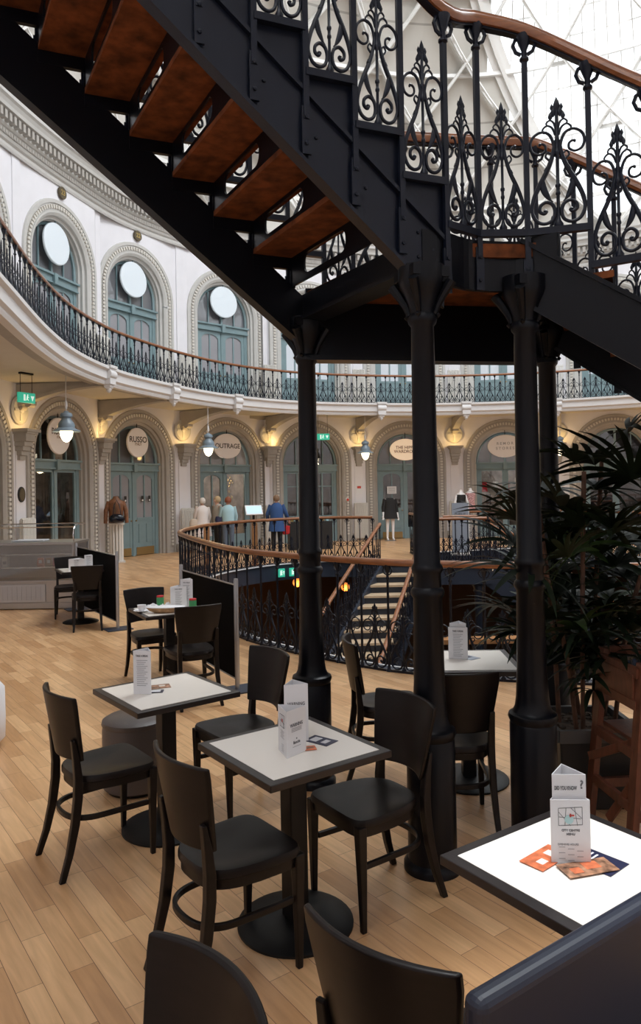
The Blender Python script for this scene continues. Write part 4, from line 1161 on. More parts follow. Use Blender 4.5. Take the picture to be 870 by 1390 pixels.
# exit signs
def exit_sign(loc, rz, lab, w_=.34, h=.17, hang=None):
    root = empty('exit_sign', loc, rz, lab, 'sign')
    mb = MB(); mb.box((0, 0, 0), (w_, .05, h)); mb.build('box', M['exitgreen'], root, bevel=.004)
    y = -.028
    mb = MB(); mb.box((-w_ * .16, y, -.0), (w_ * .10, .004, h * .62)); mb.build('door_symbol', M['exitwhite'], root)
    mb = MB()
    mb.lathe([(.001, -.002), (.014, 0), (.001, .002)], 10, M=Matrix.Translation((w_ * .03, y, h * .27)) @ Matrix.Rotation(PI / 2, 4, 'X'))
    mb.bar((w_ * .02, y, h * .18), (w_ * .0, y, -h * .05), .004, .026, up=(1, 0, 0)); mb.bar((0, y, -.01), (w_ * .08, y, -h * .28), .004, .014, up=(1, 0, 0)); mb.bar((0, y, -.01), (-w_ * .05, y, -h * .26), .004, .014, up=(1, 0, 0)); mb.bar((w_ * .02, y, h * .12), (w_ * .10, y, h * .02), .004, .010, up=(1, 0, 0))
    mb.build('running_figure', M['exitwhite'], root)
    mb = MB(); mb.prism([(w_ * .22, h * .2), (w_ * .42, h * .2), (w_ * .32, -h * .3)], y - .002, y + .002, 'y'); mb.build('arrow', M['exitwhite'], root)
    if hang:
        mb = MB()
        for sx in (-1, 1): mb.tube([(sx * w_ * .35, 0, h / 2), (sx * w_ * .35, 0, hang)], .006, 5)
        mb.box((0, 0, hang), (.3, .08, .06)); mb.build('hanger', M['blackmetal'], root)
exit_sign((.10, 23.6, 3.47), 0, 'green hanging exit sign right of the leftmost black column', .42, .20, .73)
exit_sign((-5.78, 14.6, 3.73), math.radians(62), 'green exit sign tucked under the gallery at far left', .40, .20, .49)
exit_sign((-.99, 17.93, -.19), math.radians(28), 'small green exit sign on the navy edge of the floor well', .18, .20)
exit_sign((-.72, 18.07, -.19), math.radians(28), 'small green sign beside its twin on the navy well edge', .17, .20)

# column radiators
def radiator_mesh(n, h, pitch=.055):
    mb = MB()
    for j in range(n):
        x = (j - (n - 1) / 2) * pitch
        mb.tube([(x, -.04, .10), (x, -.04, h - .03), (x, 0, h), (x, .04, h - .03), (x, .04, .10), (x, 0, .07), (x, -.04, .10)], .017, 7)
    mb.box((0, 0, .12), (n * pitch, .03, .03)); mb.box((0, 0, h - .06), (n * pitch, .03, .03))
    for sx in (-1, 1): mb.box((sx * (n - 1) / 2 * pitch, 0, .04), (.03, .08, .08))
    return mb
rd_lo = radiator_mesh(9, 1.30).mesh('radiator_columns', M['radiator']); rd_up = radiator_mesh(8, 1.42).mesh('radiator_columns', M['radiator'])
mbv = MB(); mbv.lathe([(.001, 0), (.02, 0), (.02, .05), (.028, .06), (.028, .10), (.001, .11)], 8); valve = mbv.mesh('valve', M['chrome'])
rl = {0: 'white column radiator behind the glass food cabinet at far left', 1: 'white column radiator under the tan jacket, beside the closed teal doors', 2: 'white column radiator left of the group of shoppers', 3: 'white column radiator behind the woman in the blue coat', 4: 'white column radiator left of the white mannequin in black', 5: 'white column radiator behind the grey poster board', 6: 'white column radiator behind the palm on the ground floor'}
ru = {0: 'white gallery radiator beside the leftmost full upper arch', 1: 'white gallery radiator between the first and second full upper arches', 2: 'white gallery radiator between the second and third full upper arches', 3: 'white gallery radiator just left of the leftmost black column top', 4: 'white gallery radiator seen between the landing and the gallery rail, left of the middle column', 5: 'white gallery radiator between the two right black columns', 6: 'white gallery radiator in the gap right of the columns under the stair'}
for i, (k, t, n, th) in enumerate(PF):
    if i > 6: continue
    if i != 1: r = empty('radiator', k + n * .20 + t * (.0), th, rl[i], 'radiator', 'white column radiators on the ground floor'); link('radiator_columns', rd_lo, r); link('valve', valve, r, (.27, 0, 0))
    r = empty('radiator', k + n * .20 + Vector((0, 0, 4.5)), th, ru[i], 'radiator', 'white column radiators on the gallery'); link('radiator_columns', rd_up, r); link('valve', valve, r, (.25, 0, 0))
# small wall fittings
k, t, n, th = PF[0]
root = empty('wall_plaque', k + n * .03 + t * .02 + Vector((0, 0, 1.82)), th, 'small dark oval plaque on the white pilaster at far left', 'plaque'); ellipse_disc(.13, .17, .03, 20).build('plate', M['planter'], root); ellipse_disc(.10, .14, .036, 20).build('inner_plate', M['roundel'], root)
k, t, n, th = PF[4]
root = empty('notice_sheet', k + n * .03 + t * .0 + Vector((0, 0, 1.78)), th, 'small white notice with red mark on the pilaster right of the leftmost column', 'notice'); mb = MB(); mb.box((0, 0, 0), (.22, .01, .32)); mb.build('sheet', M['paper'], root); mb = MB(); mb.box((0, -.007, .06), (.14, .003, .08)); mb.build('red_print', M['red'], root)
root = empty('fire_alarm_sounder', k + n * .04 - t * .45 + Vector((0, 0, 1.42)), th, 'small red and white fire alarm on the stone beside the pilaster', 'alarm'); mb = MB(); mb.lathe([(.001, 0), (.075, 0), (.075, .05), (.05, .08), (.001, .09)], 14, M=Matrix.Rotation(PI / 2, 4, 'X')); mb.build('body', M['paper'], root); mb = MB(); mb.lathe([(.001, 0), (.045, 0), (.045, .02), (.001, .03)], 12, M=Matrix.Translation((0, -.08, 0)) @ Matrix.Rotation(PI / 2, 4, 'X')); mb.build('lens', M['red'], root)
root = empty('security_camera', bay(2, 1.02, .42, 7.25), bth(2), 'small white security camera on the moulding right of the 22 arch', 'camera'); mb = MB(); mb.tube([(0, 0, 0), (0, -.12, -.03)], .035, 10); mb.build('housing', M['fascia'], root); mb = MB(); mb.tube([(0, .1, .02), (0, 0, 0)], .012, 6); mb.build('arm', M['steel'], root)

# things in the shop windows and doorways
def notice(i, x, z, w_, h, lab):
    root = empty('notice_sheet', bay(i, x, .07, z), bth(i), lab, 'notice'); mb = MB(); mb.box((0, 0, 0), (w_, .006, h)); mb.build('sheet', M['paper'], root)
    mb = MB()
    for j in range(5): mb.box((0, -.005, h * (.3 - .15 * j)), (w_ * .7, .002, h * .04))
    mb.build('printed_lines', M['inklt'], root)
notice(6, .50, 1.95, .34, .26, 'white notice sheet, upper one taped to the lingerie shop window')
notice(6, .54, 1.62, .24, .36, 'white notice sheet below another on the lingerie shop window')
notice(5, -.48, 1.72, .34, .26, 'white notice sheet on the left teal door behind the mannequin in black')
for j, (x, lab) in enumerate([(-.62, 'tiny black opening-hours card, leftmost on the closed teal doors'), (-.34, 'tiny black opening-hours card, second on the closed teal doors'), (.34, 'tiny black opening-hours card, third on the closed teal doors'), (.62, 'tiny black opening-hours card, rightmost on the closed teal doors')]):
    root = empty('door_card', bay(2, x, .06, 1.62), bth(2), lab, 'card'); mb = MB(); mb.box((0, 0, 0), (.09, .006, .18)); mb.build('card', M['planter'], root); mb = MB(); mb.box((0, -.005, -.04), (.05, .003, .05)); mb.build('white_print', M['paper'], root)
random.seed(3)
cols = ['redcloth', 'black_cloth', 'scarlet', 'cloth_grey', 'tanjacket', 'cloth_white']
gl = ['scarlet garment', 'black garment', 'floral garment', 'grey garment', 'brown garment', 'cream garment']
for j in range(8):
    x = -.70 + .13 * j; z = 1.95 - .45 * (j % 3) 
    c_ = j % 6
    root = empty('hanging_garment', bay(6, x, -.5 - .1 * (j % 2), z), bth(6), '%s hanging %s inside the lingerie shop window, %s' % (gl[c_], ['high', 'halfway up', 'low'][j % 3], ['far left', 'left of centre', 'at the middle left', 'at the middle', 'at the middle right', 'right of centre', 'near the right pane', 'far right'][j]), 'garment', 'garments in the lingerie shop window')
    mb = MB(); mb.prism([(-.09, 0), (.09, 0), (.07, -.12), (.11, -.36), (-.11, -.36), (-.07, -.12)], -.03, .03, 'y'); mb.build('fabric', M[cols[c_]], root, bevel=.01)
    mb = MB(); mb.tube([(-.08, 0, -.0), (0, 0, .04), (.08, 0, 0)], .006, 5); mb.tube([(0, 0, .04), (0, 0, .09)], .004, 5); mb.build('hanger', M['chrome'], root)
root = empty('jewellery_display', bay(3, .45, -.45, 0), bth(3), 'tall glittering gold display inside the OUTRAGE doorway', 'display')
mb = MB(); mb.lathe([(.16, 0), (.16, .03), (.02, .06), (.02, 2.3), (.001, 2.32)], 10); mb.build('stand', M['blackmetal'], root)
for j in range(26):
    a = random.random() * 6.28; z = 1.0 + 1.25 * random.random(); r = .12 + .08 * random.random()
    mb = MB(); mb.lathe([(.001, -.05), (.035, -.02), (.03, .02), (.001, .05)], 7, (r * math.cos(a), r * math.sin(a), z)); mb.tube([(0, 0, z + .06), (r * math.cos(a), r * math.sin(a), z + .04)], .004, 4); mb.build('trinket', M['gold'], root)
l = bpy.data.lights.new('shop_light', 'POINT'); l.energy = 30; l.color = (1, .85, .65); l.shadow_soft_size = .2
lo = bpy.data.objects.new('shop_light', l); COL.objects.link(lo); lo.location = bay(3, .2, -.9, 2.4)
l = bpy.data.lights.new('shop_light', 'POINT'); l.energy = 30; l.color = (1, .93, .85); l.shadow_soft_size = .2
lo = bpy.data.objects.new('shop_light', l); COL.objects.link(lo); lo.location = bay(6, 0, -.2, 2.6)

# ------------------------------------------------------------ people and mannequins
def skin_body(name, joints, edges, radii, mt, parent, root_i=0, sub=2):
    me = bpy.data.meshes.new(name); me.from_pydata(joints, edges, [])
    o = link(name, me, parent); me.materials.append(mt)
    m = o.modifiers.new('skin', 'SKIN')
    sv = me.skin_vertices[0].data
    for i, r in enumerate(radii):
        rr = r if isinstance(r, tuple) else (r, r)
        sv[i].radius = rr
    sv[root_i].use_root = True
    m.use_smooth_shade = True
    s_ = o.modifiers.new('sub', 'SUBSURF'); s_.levels = sub; s_.render_levels = sub
    return o
def figure(h, larm, rarm, lleg=None, rleg=None, head=True, lean=0.0, turn=0.0):
    k = h / 1.7
    J = []; E = []; Rr = []
    def a(p, r, pr=None):
        J.append((p[0] * k, p[1] * k, p[2] * k)); Rr.append(r if isinstance(r, tuple) else (r, r)); i = len(J) - 1
        if pr is not None: E.append((pr, i))
        return i
    pel = a((0, 0, .95), (.13, .10)); wa = a((0, lean * .3, 1.10), (.115, .085), pel); ch = a((0, lean * .7, 1.28), (.14, .095), wa)
    nb = a((0, lean, 1.42), (.06, .055), ch); 
    if head:
        nk = a((0, lean + .01, 1.49), (.045, .045), nb); hd = a((0, lean + .025, 1.56), (.07, .08), nk); ht = a((0, lean + .02, 1.65), (.062, .07), hd)
        ns = a((math.sin(turn) * .10, lean + .02 + .10 * math.cos(turn), 1.565), .012, hd)
    for sx, arm in ((-1, larm), (1, rarm)):
        sh = a((sx * .165, lean, 1.385), .052, ch)
        prev = sh
        for p, r in zip(arm, (.042, .030)): prev = a(p, r, prev)
        d = Vector(arm[-1]) - Vector(arm[-2]); d.normalize(); sd = Vector((0, 0, 1)).cross(d); sd = sd.normalized() if sd.length > .1 else Vector((0, 1, 0))
        pm = a(tuple(Vector(arm[-1]) + d * .07), (.028, .018), prev)
        for q, (o_, L) in enumerate([(-.027, .075), (-.009, .085), (.009, .082), (.026, .065)]):
            f1 = a(tuple(Vector(arm[-1]) + d * .11 + sd * o_), .009, pm); a(tuple(Vector(arm[-1]) + d * (.09 + L) + sd * o_ + Vector((0, 0, -.012))), .007, f1)
        a(tuple(Vector(arm[-1]) + d * .08 - sd * .05), .009, pm)
    for sx, leg in ((-1, lleg), (1, rleg)):
        hp = a((sx * .085, 0, .88), .085, pel)
        leg = leg or [(sx * .095, .01, .50), (sx * .10, -.01, .09)]
        kn = a(leg[0], .056, hp); an = a(leg[1], .036, kn)
        a((leg[1][0], leg[1][1] + .13, .035), (.036, .026), an)
    return J, E, Rr, k
def torso_cloth(k, prof, sleeves, mt, root, name, r=.055):
    mb = MB()
    n = 20; vs = []; fs = []
    for (rx, ry, z, y) in prof:
        for j in range(n):
            a = 2 * PI * j / n; vs.append((rx * k * math.cos(a), (y + ry * math.sin(a)) * k, z * k))
    for i in range(len(prof) - 1):
        for j in range(n): fs.append((i * n + j, i * n + (j + 1) % n, (i + 1) * n + (j + 1) % n, (i + 1) * n + j))
    fs.append(tuple((len(prof) - 1) * n + j for j in range(n)))
    mb.add(vs, fs, True)
    for sl in sleeves: mb.tube([tuple(Vector(p) * k) for p in sl], [r * 1.15 * k, r * k, r * .8 * k][:len(sl)], 10)
    return mb.build(name, mt, root)
def hair(root, k, mt, lean, kind='short'):
    mb = MB(); c = (0, (lean + .005) * k, 1.60 * k)
    mb.lathe([(.001, .105 * k), (.05 * k, .095 * k), (.085 * k, .055 * k), (.098 * k, 0), (.095 * k, -.04 * k), (.080 * k, -.075 * k), (.001, -.08 * k)], 16, (c[0], c[1] - .015 * k, c[2]), sy=1.08)
    return mb.build('hair', mt, root)
def person(lab, loc, rz, h, top, topprof, sleeves_r, bottom, hair_m, larm, rarm, lean=0.0, legs=True, group='shoppers by the far doorways'):
    root = empty('person', loc, rz, lab, 'person', group)
    J, E, Rr, k = figure(h, larm, rarm, lean=lean)
    skin_body('body', J, E, Rr, M['skin'], root)
    sl = [[(-.165, lean, 1.40)] + larm, [(.165, lean, 1.40)] + rarm]
    torso_cloth(k, topprof, sl, M[top], root, 'top_garment', sleeves_r)
    if bottom:
        mb = MB()
        for sx in (-1, 1): mb.tube([(sx * .085 * k, 0, .93 * k), (sx * .095 * k, .01 * k, .5 * k), (sx * .10 * k, -.01 * k, .10 * k)], [.105 * k, .075 * k, .06 * k], 12)
        mb.lathe([(.155 * k, .80 * k), (.16 * k, .92 * k), (.14 * k, 1.02 * k)], 16, sy=.75)
        mb.build('trousers', M[bottom], root)
    mb = MB()
    for sx in (-1, 1): mb.lathe([(.05 * k, 0), (.055 * k, .03 * k), (.045 * k, .09 * k), (.001, .10 * k)], 12, (sx * .10 * k, .05 * k, 0), sy=2.2)
    mb.build('shoes', M['planter'], root)
    hair(root, k, M[hair_m], lean)
    for sx in (-1, 1):
        mb = MB(); mb.lathe([(.001, -.009), (.010, 0), (.001, .009)], 8, (sx * .032 * k, (lean + .105) * k, 1.60 * k)); mb.build('eye', M['planter'], root)
    return root, k
coat = [(.30, .22, .52, 0), (.24, .18, .80, 0), (.18, .135, 1.06, 0), (.20, .14, 1.26, 0), (.19, .12, 1.38, 0), (.07, .07, 1.46, 0)]
jumper = [(.19, .15, .90, 0), (.185, .145, 1.05, 0), (.20, .14, 1.26, 0), (.185, .12, 1.38, 0), (.07, .07, 1.46, 0)]
arms_dn = ([(-.24, .02, 1.12), (-.20, .16, .96)], [(.24, .02, 1.12), (.22, .10, .90)])
r_, k_ = person('white-haired person in a long pale coat carrying a beige shoulder bag', (-3.46, 21.6, 0), .5, 1.62, 'cloth_white', coat, .055, 'cloth_white', 'hair_white', *arms_dn)
mb = MB(); mb.lathe([(.05, 0), (.13, .02), (.14, .12), (.10, .22), (.001, .24)], 14, (-.27, -.02, .78), sy=.5); mb.tube([(-.27, -.02, .98), (-.20, 0, 1.40)], .010, 6); bg = mb.build('shoulder_bag', M['beigebag'], r_)
r_, k_ = person('fair-haired person in grey-green jacket leaning towards the one in the pale coat', (-3.02, 21.75, 0), 2.3, 1.66, 'cloth_grey', jumper, .058, 'planter', 'hair_blond', *arms_dn, lean=.03)
r_, k_ = person('auburn-haired person in pale blue jumper with a navy shoulder bag, back to camera', (-2.66, 21.2, 0), .2, 1.64, 'cloth_cyan', jumper, .056, 'jean', 'hair_red', *arms_dn)
mb = MB(); mb.lathe([(.05, 0), (.12, .02), (.13, .18), (.10, .26), (.001, .27)], 14, (-.25, .02, .82), sy=.45); mb.tube([(-.25, .02, 1.07), (-.15, 0, 1.42)], .010, 6); mb.build('shoulder_bag', M['navy'], r_)
r_, k_ = person('brown-haired person in royal blue coat, back to camera, beside the lit display panel', (-1.30, 21.6, 0), .15, 1.66, 'cloth_blue', [(.25, .19, .62, 0), (.23, .17, .80, 0), (.20, .15, 1.06, 0), (.21, .15, 1.26, 0), (.19, .12, 1.38, 0), (.07, .07, 1.47, 0)], .064, 'black_cloth', 'hair_brown', [(-.27, .02, 1.12), (-.26, .18, 1.0)], [(.28, .0, 1.14), (.36, .14, .96)])
mb = MB(); mb.lathe([(.06, 0), (.12, .03), (.13, .25), (.001, .27)], 12, (.26, .05, .50), sy=.5); mb.tube([(.22, .05, .75), (.30, .12, .94), (.30, .05, .75)], .008, 5); mb.build('red_bag', M['redcloth'], r_)
# lit display panel on its stand
root = empty('information_display', (-1.98, 21.7, 0), .3, 'tilted pale blue information panel on a stand left of the blue coat', 'display')
mb = MB(); mb.box((0, 0, .02), (.36, .36, .04)); mb.box((0, 0, .60), (.06, .06, 1.15)); mb.build('stand', M['blackmetal'], root)
mb = MB(); mb.box((0, 0, 0), (.50, .34, .03), M=Matrix.Translation((0, -.05, 1.23)) @ Matrix.Rotation(math.radians(52), 4, 'X')); mb.build('frame', M['paper'], root, bevel=.004)
mb = MB(); mb.box((0, 0, .018), (.44, .27, .004), M=Matrix.Translation((0, -.05, 1.23)) @ Matrix.Rotation(math.radians(52), 4, 'X')); mb.build('panel', M['screen'], root)
root = empty('jewellery_counter', (-.35, 22.4, 0), .2, 'low dark display counter with glass top right of the blue coat', 'counter')
mb = MB(); mb.box((0, 0, .42), (1.3, .5, .84)); mb.build('body', M['planter'], root, bevel=.01); mb = MB(); mb.box((0, 0, .93), (1.32, .52, .16)); mb.build('glass_top', M['glass_clear'], root)
for j in range(10):
    mb = MB(); mb.box((-.55 + .12 * j, .05 * (j % 3 - 1), .87), (.08, .08, .05)); mb.build('trinket', M['aqua'] if j % 2 else M['gold'], root)
# mannequins
def mannequin(lab, loc, rz, dress, head=False, prof=None, group=None):
    root = empty('mannequin', loc, rz, lab, 'mannequin')
    J, E, Rr, k = figure(1.72, [(-.22, .0, 1.12), (-.25, .06, .86)], [(.23, .0, 1.12), (.25, .08, .88)], head=head)
    # neck stump
    skin_body('body', J, E, Rr, M['mannequin'], root)
    sl = [[(-.165, 0, 1.40), (-.22, 0, 1.12), (-.24, .04, .95)], [(.165, 0, 1.40), (.23, 0, 1.12), (.24, .05, .97)]]
    torso_cloth(k, prof, sl, M[dress], root, 'dress', .062)
    mb = MB(); mb.lathe([(.20, 0), (.20, .015), (.001, .02)], 20); mb.build('base_plate', M['steel'], root)
    return root
mannequin('white headless mannequin in a short loose black dress beside a teal door', bay(5, -.78, 1.0), bth(5) + PI, 'black_cloth', prof=[(.30, .20, .74, 0), (.24, .17, .95, 0), (.19, .14, 1.10, 0), (.19, .14, 1.28, 0), (.18, .12, 1.38, 0), (.10, .09, 1.44, 0)])
def bust(lab, loc, rz, cloth, z0, arms=True):
    root = empty('bust_form', loc, rz, lab, 'mannequin')
    mb = MB(); mb.lathe([(.001, z0 - .12), (.13, z0 - .10), (.155, z0), (.125, z0 + .18), (.165, z0 + .38), (.15, z0 + .50), (.06, z0 + .56), (.045, z0 + .64), (.001, z0 + .65)], 20, sy=.72); mb.build('torso', M['mannequin'], root)
    if arms:
        mb = MB(); mb.tube([(-.15, 0, z0 + .46), (-.22, .02, z0 + .22), (-.18, .12, z0 - .02)], [.045, .04, .028], 10); mb.tube([(.15, 0, z0 + .46), (.22, .02, z0 + .22), (.24, .06, z0 - .04)], [.045, .04, .028], 10); mb.build('arms', M['mannequin'], root)
    mb = MB(); mb.lathe([(.165, z0 - .11), (.170, z0), (.14, z0 + .18), (.178, z0 + .38), (.16, z0 + .47), (.12, z0 + .50)], 20, sy=.74); mb.build('garment', M[cloth], root)
    mb = MB(); mb.lathe([(.20, 0), (.20, .02), (.03, .04), (.022, .06), (.022, z0 - .1)], 16); mb.build('stand', M['steel'], root)
    return root
bust('white bust in black top, half hidden by the middle black column', bay(5, 1.62, 1.35), bth(5) + PI, 'black_cloth', 1.05)
bust('white bust in a small floral top standing before the lingerie shop', bay(6, -1.25, 1.1), bth(6) + PI, 'scarlet', 1.10, False)
# tan jacket display with bag
k, t, n, th = PF[1]
root = empty('jacket_display', k + n * .42 + t * .12, math.radians(20), 'tan leather jacket on a dress form on a fluted white pedestal by the teal doors', 'display')
mb = MB(); mb.lathe([(.001, 1.02), (.19, 1.03), (.19, 1.15), (.18, 1.30), (.22, 1.50), (.20, 1.58), (.09, 1.66), (.06, 1.72), (.001, 1.73)], 20, sy=.6); mb.tube([(-.17, 0, 1.58), (-.25, -.02, 1.35), (-.27, -.06, 1.02)], [.065, .06, .048], 10); mb.tube([(.17, 0, 1.58), (.25, -.02, 1.35), (.27, -.06, 1.02)], [.065, .06, .048], 10); mb.build('jacket', M['tanjacket'], root)
mb = MB(); mb.box((-.03, -.14, 1.35), (.02, .02, .42)); mb.build('front_zip', M['roundel'], root)
mb = MB()
for j in range(12):
    a = 2 * PI * j / 12; mb.tube([(.15 * math.cos(a), .15 * math.sin(a), .04), (.15 * math.cos(a), .15 * math.sin(a), .98)], .032, 7)
mb.box((0, 0, .02), (.42, .42, .04)); mb.box((0, 0, 1.0), (.40, .40, .04)); mb.build('pedestal', M['radiator'], root)
root = empty('shoulder_bag', k + n * .42 + t * .12 + Vector((.10, -.26, 1.04)), math.radians(20), 'glossy black handbag hanging in front of the tan leather jacket', 'bag')
mb = MB(); mb.lathe([(.04, 0), (.17, .02), (.20, .10), (.17, .18), (.10, .22), (.001, .23)], 18, sy=.45); mb.build('pouch', M['bag'], root)
mb = MB(); mb.tube([(-.10, 0, .18), (-.07, .06, .45), (0, .10, .58), (.07, .06, .45), (.10, 0, .18)], .010, 6); mb.build('strap', M['bag'], root)
# grey poster board
root = empty('poster_board', (3.62, 19.3, 0), math.radians(-6), 'tall grey-blue poster board with dark lettering beyond the middle column', 'sign')
mb = MB(); mb.box((0, 0, .75), (.42, .03, 1.28)); mb.build('panel', M['poster'], root); mb = MB(); mb.box((0, .0, .06), (.5, .3, .04)); mb.box((.22, .02, .75), (.03, .03, 1.34)); mb.build('stand', M['radiator'], root)
text_obj('PURLIE', .095, M['ink'], root, (0, -.017, 1.10)); text_obj('& CO', .06, M['inklt'], root, (0, -.017, .98))

# ------------------------------------------------------------ chairs, tables
def chair_parts(root):
    mb = MB()
    ol = []
    for a in range(40):
        an = 2 * PI * a / 40; cx, sy = math.cos(an), math.sin(an)
        ex = .32 if sy > 0 else .62
        x = math.copysign(abs(cx) ** ex, cx); y = math.copysign(abs(sy) ** ex, sy)
        wv = .208 - .020 * (1 - y) * .5 if y > 0 else .198 - .028 * (-y)
        ol.append((x * wv, y * .205 + .005))
    rings = [(.93, .425), (1.0, .435), (1.0, .455), (.975, .466), (.86, .466), (.6, .457), (.3, .453), (.05, .452)]
    vs = []; fs = []
    for sc_, z in rings: vs += [(x * sc_, y * sc_ - (.02 if sc_ < .7 else 0), z) for x, y in ol]
    for i in range(len(rings) - 1):
        for j in range(40): fs.append((i * 40 + j, i * 40 + (j + 1) % 40, (i + 1) * 40 + (j + 1) % 40, (i + 1) * 40 + j))
    fs.append(tuple(range(40))[::-1]); fs.append(tuple(7 * 40 + j for j in range(40)))
    mb.add(vs, fs, True); mb.build('seat', M['chair'], root)
    mb = MB()
    n = 40; vs = []; fs = []
    for sc_ in (.95, .86):
        for z in (.392, .436): vs += [(x * sc_, y * sc_, z) for x, y in ol]
    for (a, b) in ((0, 1), (1, 3), (3, 2), (2, 0)):
        for j in range(40): fs.append((a * 40 + j, a * 40 + (j + 1) % 40, b * 40 + (j + 1) % 40, b * 40 + j))
    mb.add(vs, fs, True); mb.build('seat_frame', M['chair'], root)
    # curved solid backrest
    nu, nv = 14, 8; vs = []; fs = []
    def bp(u, v, off):
        hw = .163 + .052 * v ** .9
        if v > .9: hw -= .006 * (v - .9) / .1
        x = u * hw; y = -.218 - .052 * v + .058 * u * u
        z = .545 + .325 * v + .004 * (1 - u * u)
        return (x * (1 + off * .0), y + off, z)
    for off in (0.0, -.022):
        for j in range(nv + 1):
            for i in range(nu + 1): vs.append(bp(-1 + 2 * i / nu, j / nv, off))
    W_ = nu + 1; H_ = (nv + 1) * W_
    for j in range(nv):
        for i in range(nu):
            a = j * W_ + i; fs.append((a, a + 1, a + W_ + 1, a + W_)); fs.append((H_ + a, H_ + a + W_, H_ + a + W_ + 1, H_ + a + 1))
    rim = [i for i in range(W_)] + [j * W_ + nu for j in range(1, nv + 1)] + [nv * W_ + i for i in range(nu - 1, -1, -1)] + [j * W_ for j in range(nv - 1, 0, -1)]
    for a, b in zip(rim, rim[1:] + rim[:1]): fs.append((a, a + H_, b + H_, b))
    mb = MB(); mb.add(vs, fs, True); o = mb.build('backrest', M['chair'], root, bevel=.007, seg=3)
    def sq(pts):
        mb = MB(); vs = []; fs = []
        for (x, y, z, wx, wy) in pts: vs += [(x - wx, y - wy, z), (x + wx, y - wy, z), (x + wx, y + wy, z), (x - wx, y + wy, z)]
        for q in range(len(pts) - 1):
            for c_ in range(4): fs.append((q * 4 + c_, q * 4 + (c_ + 1) % 4, q * 4 + 4 + (c_ + 1) % 4, q * 4 + 4 + c_))
        k_ = (len(pts) - 1) * 4; fs += [(3, 2, 1, 0), (k_, k_ + 1, k_ + 2, k_ + 3)]
        return mb.add(vs, fs, False)
    for sx in (-1, 1):
        sq([(sx * .186, .178, 0, .012, .012), (sx * .184, .180, .22, .016, .017), (sx * .181, .182, .40, .020, .021), (sx * .181, .182, .440, .020, .021)]).build('leg', M['chair'], root, bevel=.005)
        sq([(sx * .180, -.285, 0, .013, .015), (sx * .172, -.245, .12, .015, .017), (sx * .166, -.215, .25, .017, .020), (sx * .163, -.198, .38, .018, .021), (sx * .162, -.196, .47, .018, .020), (sx * .163, -.206, .57, .017, .016), (sx * .166, -.222, .66, .014, .009)]).build('leg', M['chair'], root, bevel=.005)
    mb = MB(); P = catmull([Vector((sx, y, .265)) for sx, y in [(.176, .16), (.172, .02), (.160, -.13), (.10, -.205), (0, -.225), (-.10, -.205), (-.160, -.13), (-.172, .02), (-.176, .16)]], False, 5)
    mb.sweep([(-.009, -.013), (.009, -.013), (.009, .013), (-.009, .013)], [tuple(p) for p in P], smooth=False); mb.build('stretcher', M['chair'], root, bevel=.004)
chairs = [
 (-1.147, 3.855, 38, 'dark bistro chair farthest left, facing the left cream table, in front of the pouffe'),
 (-.37, 2.93, 38, 'dark bistro chair in the near centre, back to camera, left of the front cream table'),
 (.19, 3.36, 214, 'dark bistro chair right of the front cream table, facing it, beside the middle column'),
 (-.51, 4.40, 218, 'dark bistro chair behind the front cream table, at the right of the left table'),
 (.41, 4.86, 4, 'dark bistro chair seen edge-on between the two left columns, facing right'),
 (.72, 4.15, 90, 'dark bistro chair with its back to camera between the middle and right columns'),
 (-1.69, 7.30, -59, 'dark bistro chair behind the littered table, left side'),
 (-1.17, 6.55, 118, 'dark bistro chair with its back to camera at the littered table'),
 (-3.21, 10.12, 108, 'dark bistro chair with its back to camera by the food cabinet, nearer one'),
 (-3.78, 11.05, -72, 'dark bistro chair on the far side of the small table by the food cabinet'),
 (-.424, 1.373, 222, 'dark bistro chair of which only the top edge shows at bottom left'),
 (.25, 1.815, 50, 'dark bistro chair seen from above at bottom centre, curved top edge only')]
proto = None
for x, y, ang, lab in chairs:
    if proto is None:
        r = empty('bistro_chair', (x, y, 0), math.radians(ang - 90), lab, 'chair', 'dark bistro chairs'); chair_parts(r); proto = r
    else:
        r = copy_tree(proto); r.location = (x, y, 0); r.rotation_euler.z = math.radians(ang - 90); r['label'] = lab
def table_parts(root, half=.30):
    mb = MB(); h = half
    mb.box((0, 0, .7355), (2 * h, 2 * h, .029)); ttop = mb.build('tabletop', M['table_edge'], root, bevel=.003)
    mb = MB(); mb.box((0, 0, .7505), (2 * h - .075, 2 * h - .075, .0025)); mb.build('laminate_panel', M['laminate'], ttop)
    mb = MB(); mb.box((0, 0, .37), (.085, .085, .68)); mb.box((0, 0, .711), (.36, .06, .02)); mb.box((0, 0, .711), (.06, .36, .02)); mb.build('post', M['blackmetal'], root, bevel=.006)
    mb = MB(); mb.lathe([(.248, 0), (.248, .010), (.22, .022), (.12, .034), (.001, .036)], 40); mb.build('base', M['blackmetal'], root)
tables = [
 (-.140, 3.19, 36, 'square cream table in the front centre with dark edging and a folded menu'),
 (-.880, 4.12, 38, 'square cream table at left with a single menu and leaflets'),
 (.755, 2.16, 34.5, 'brightly lit square cream table at bottom right'),
 (.905, 4.70, 178, 'square cream table between the middle and right black columns'),
 (-1.43, 6.89, 119, 'small square table littered with crockery and napkins'),
 (-3.46, 10.60, 118, 'small square table by the food cabinet with upright menus')]
tp = None; TB = []
for x, y, ang, lab in tables:
    if tp is None:
        r = empty('cafe_table', (x, y, 0), math.radians(ang), lab, 'table', 'square cafe tables'); table_parts(r); tp = r
    else:
        r = copy_tree(tp); r.location = (x, y, 0); r.rotation_euler.z = math.radians(ang); r['label'] = lab
    TB.append(r)
TZ = .7525
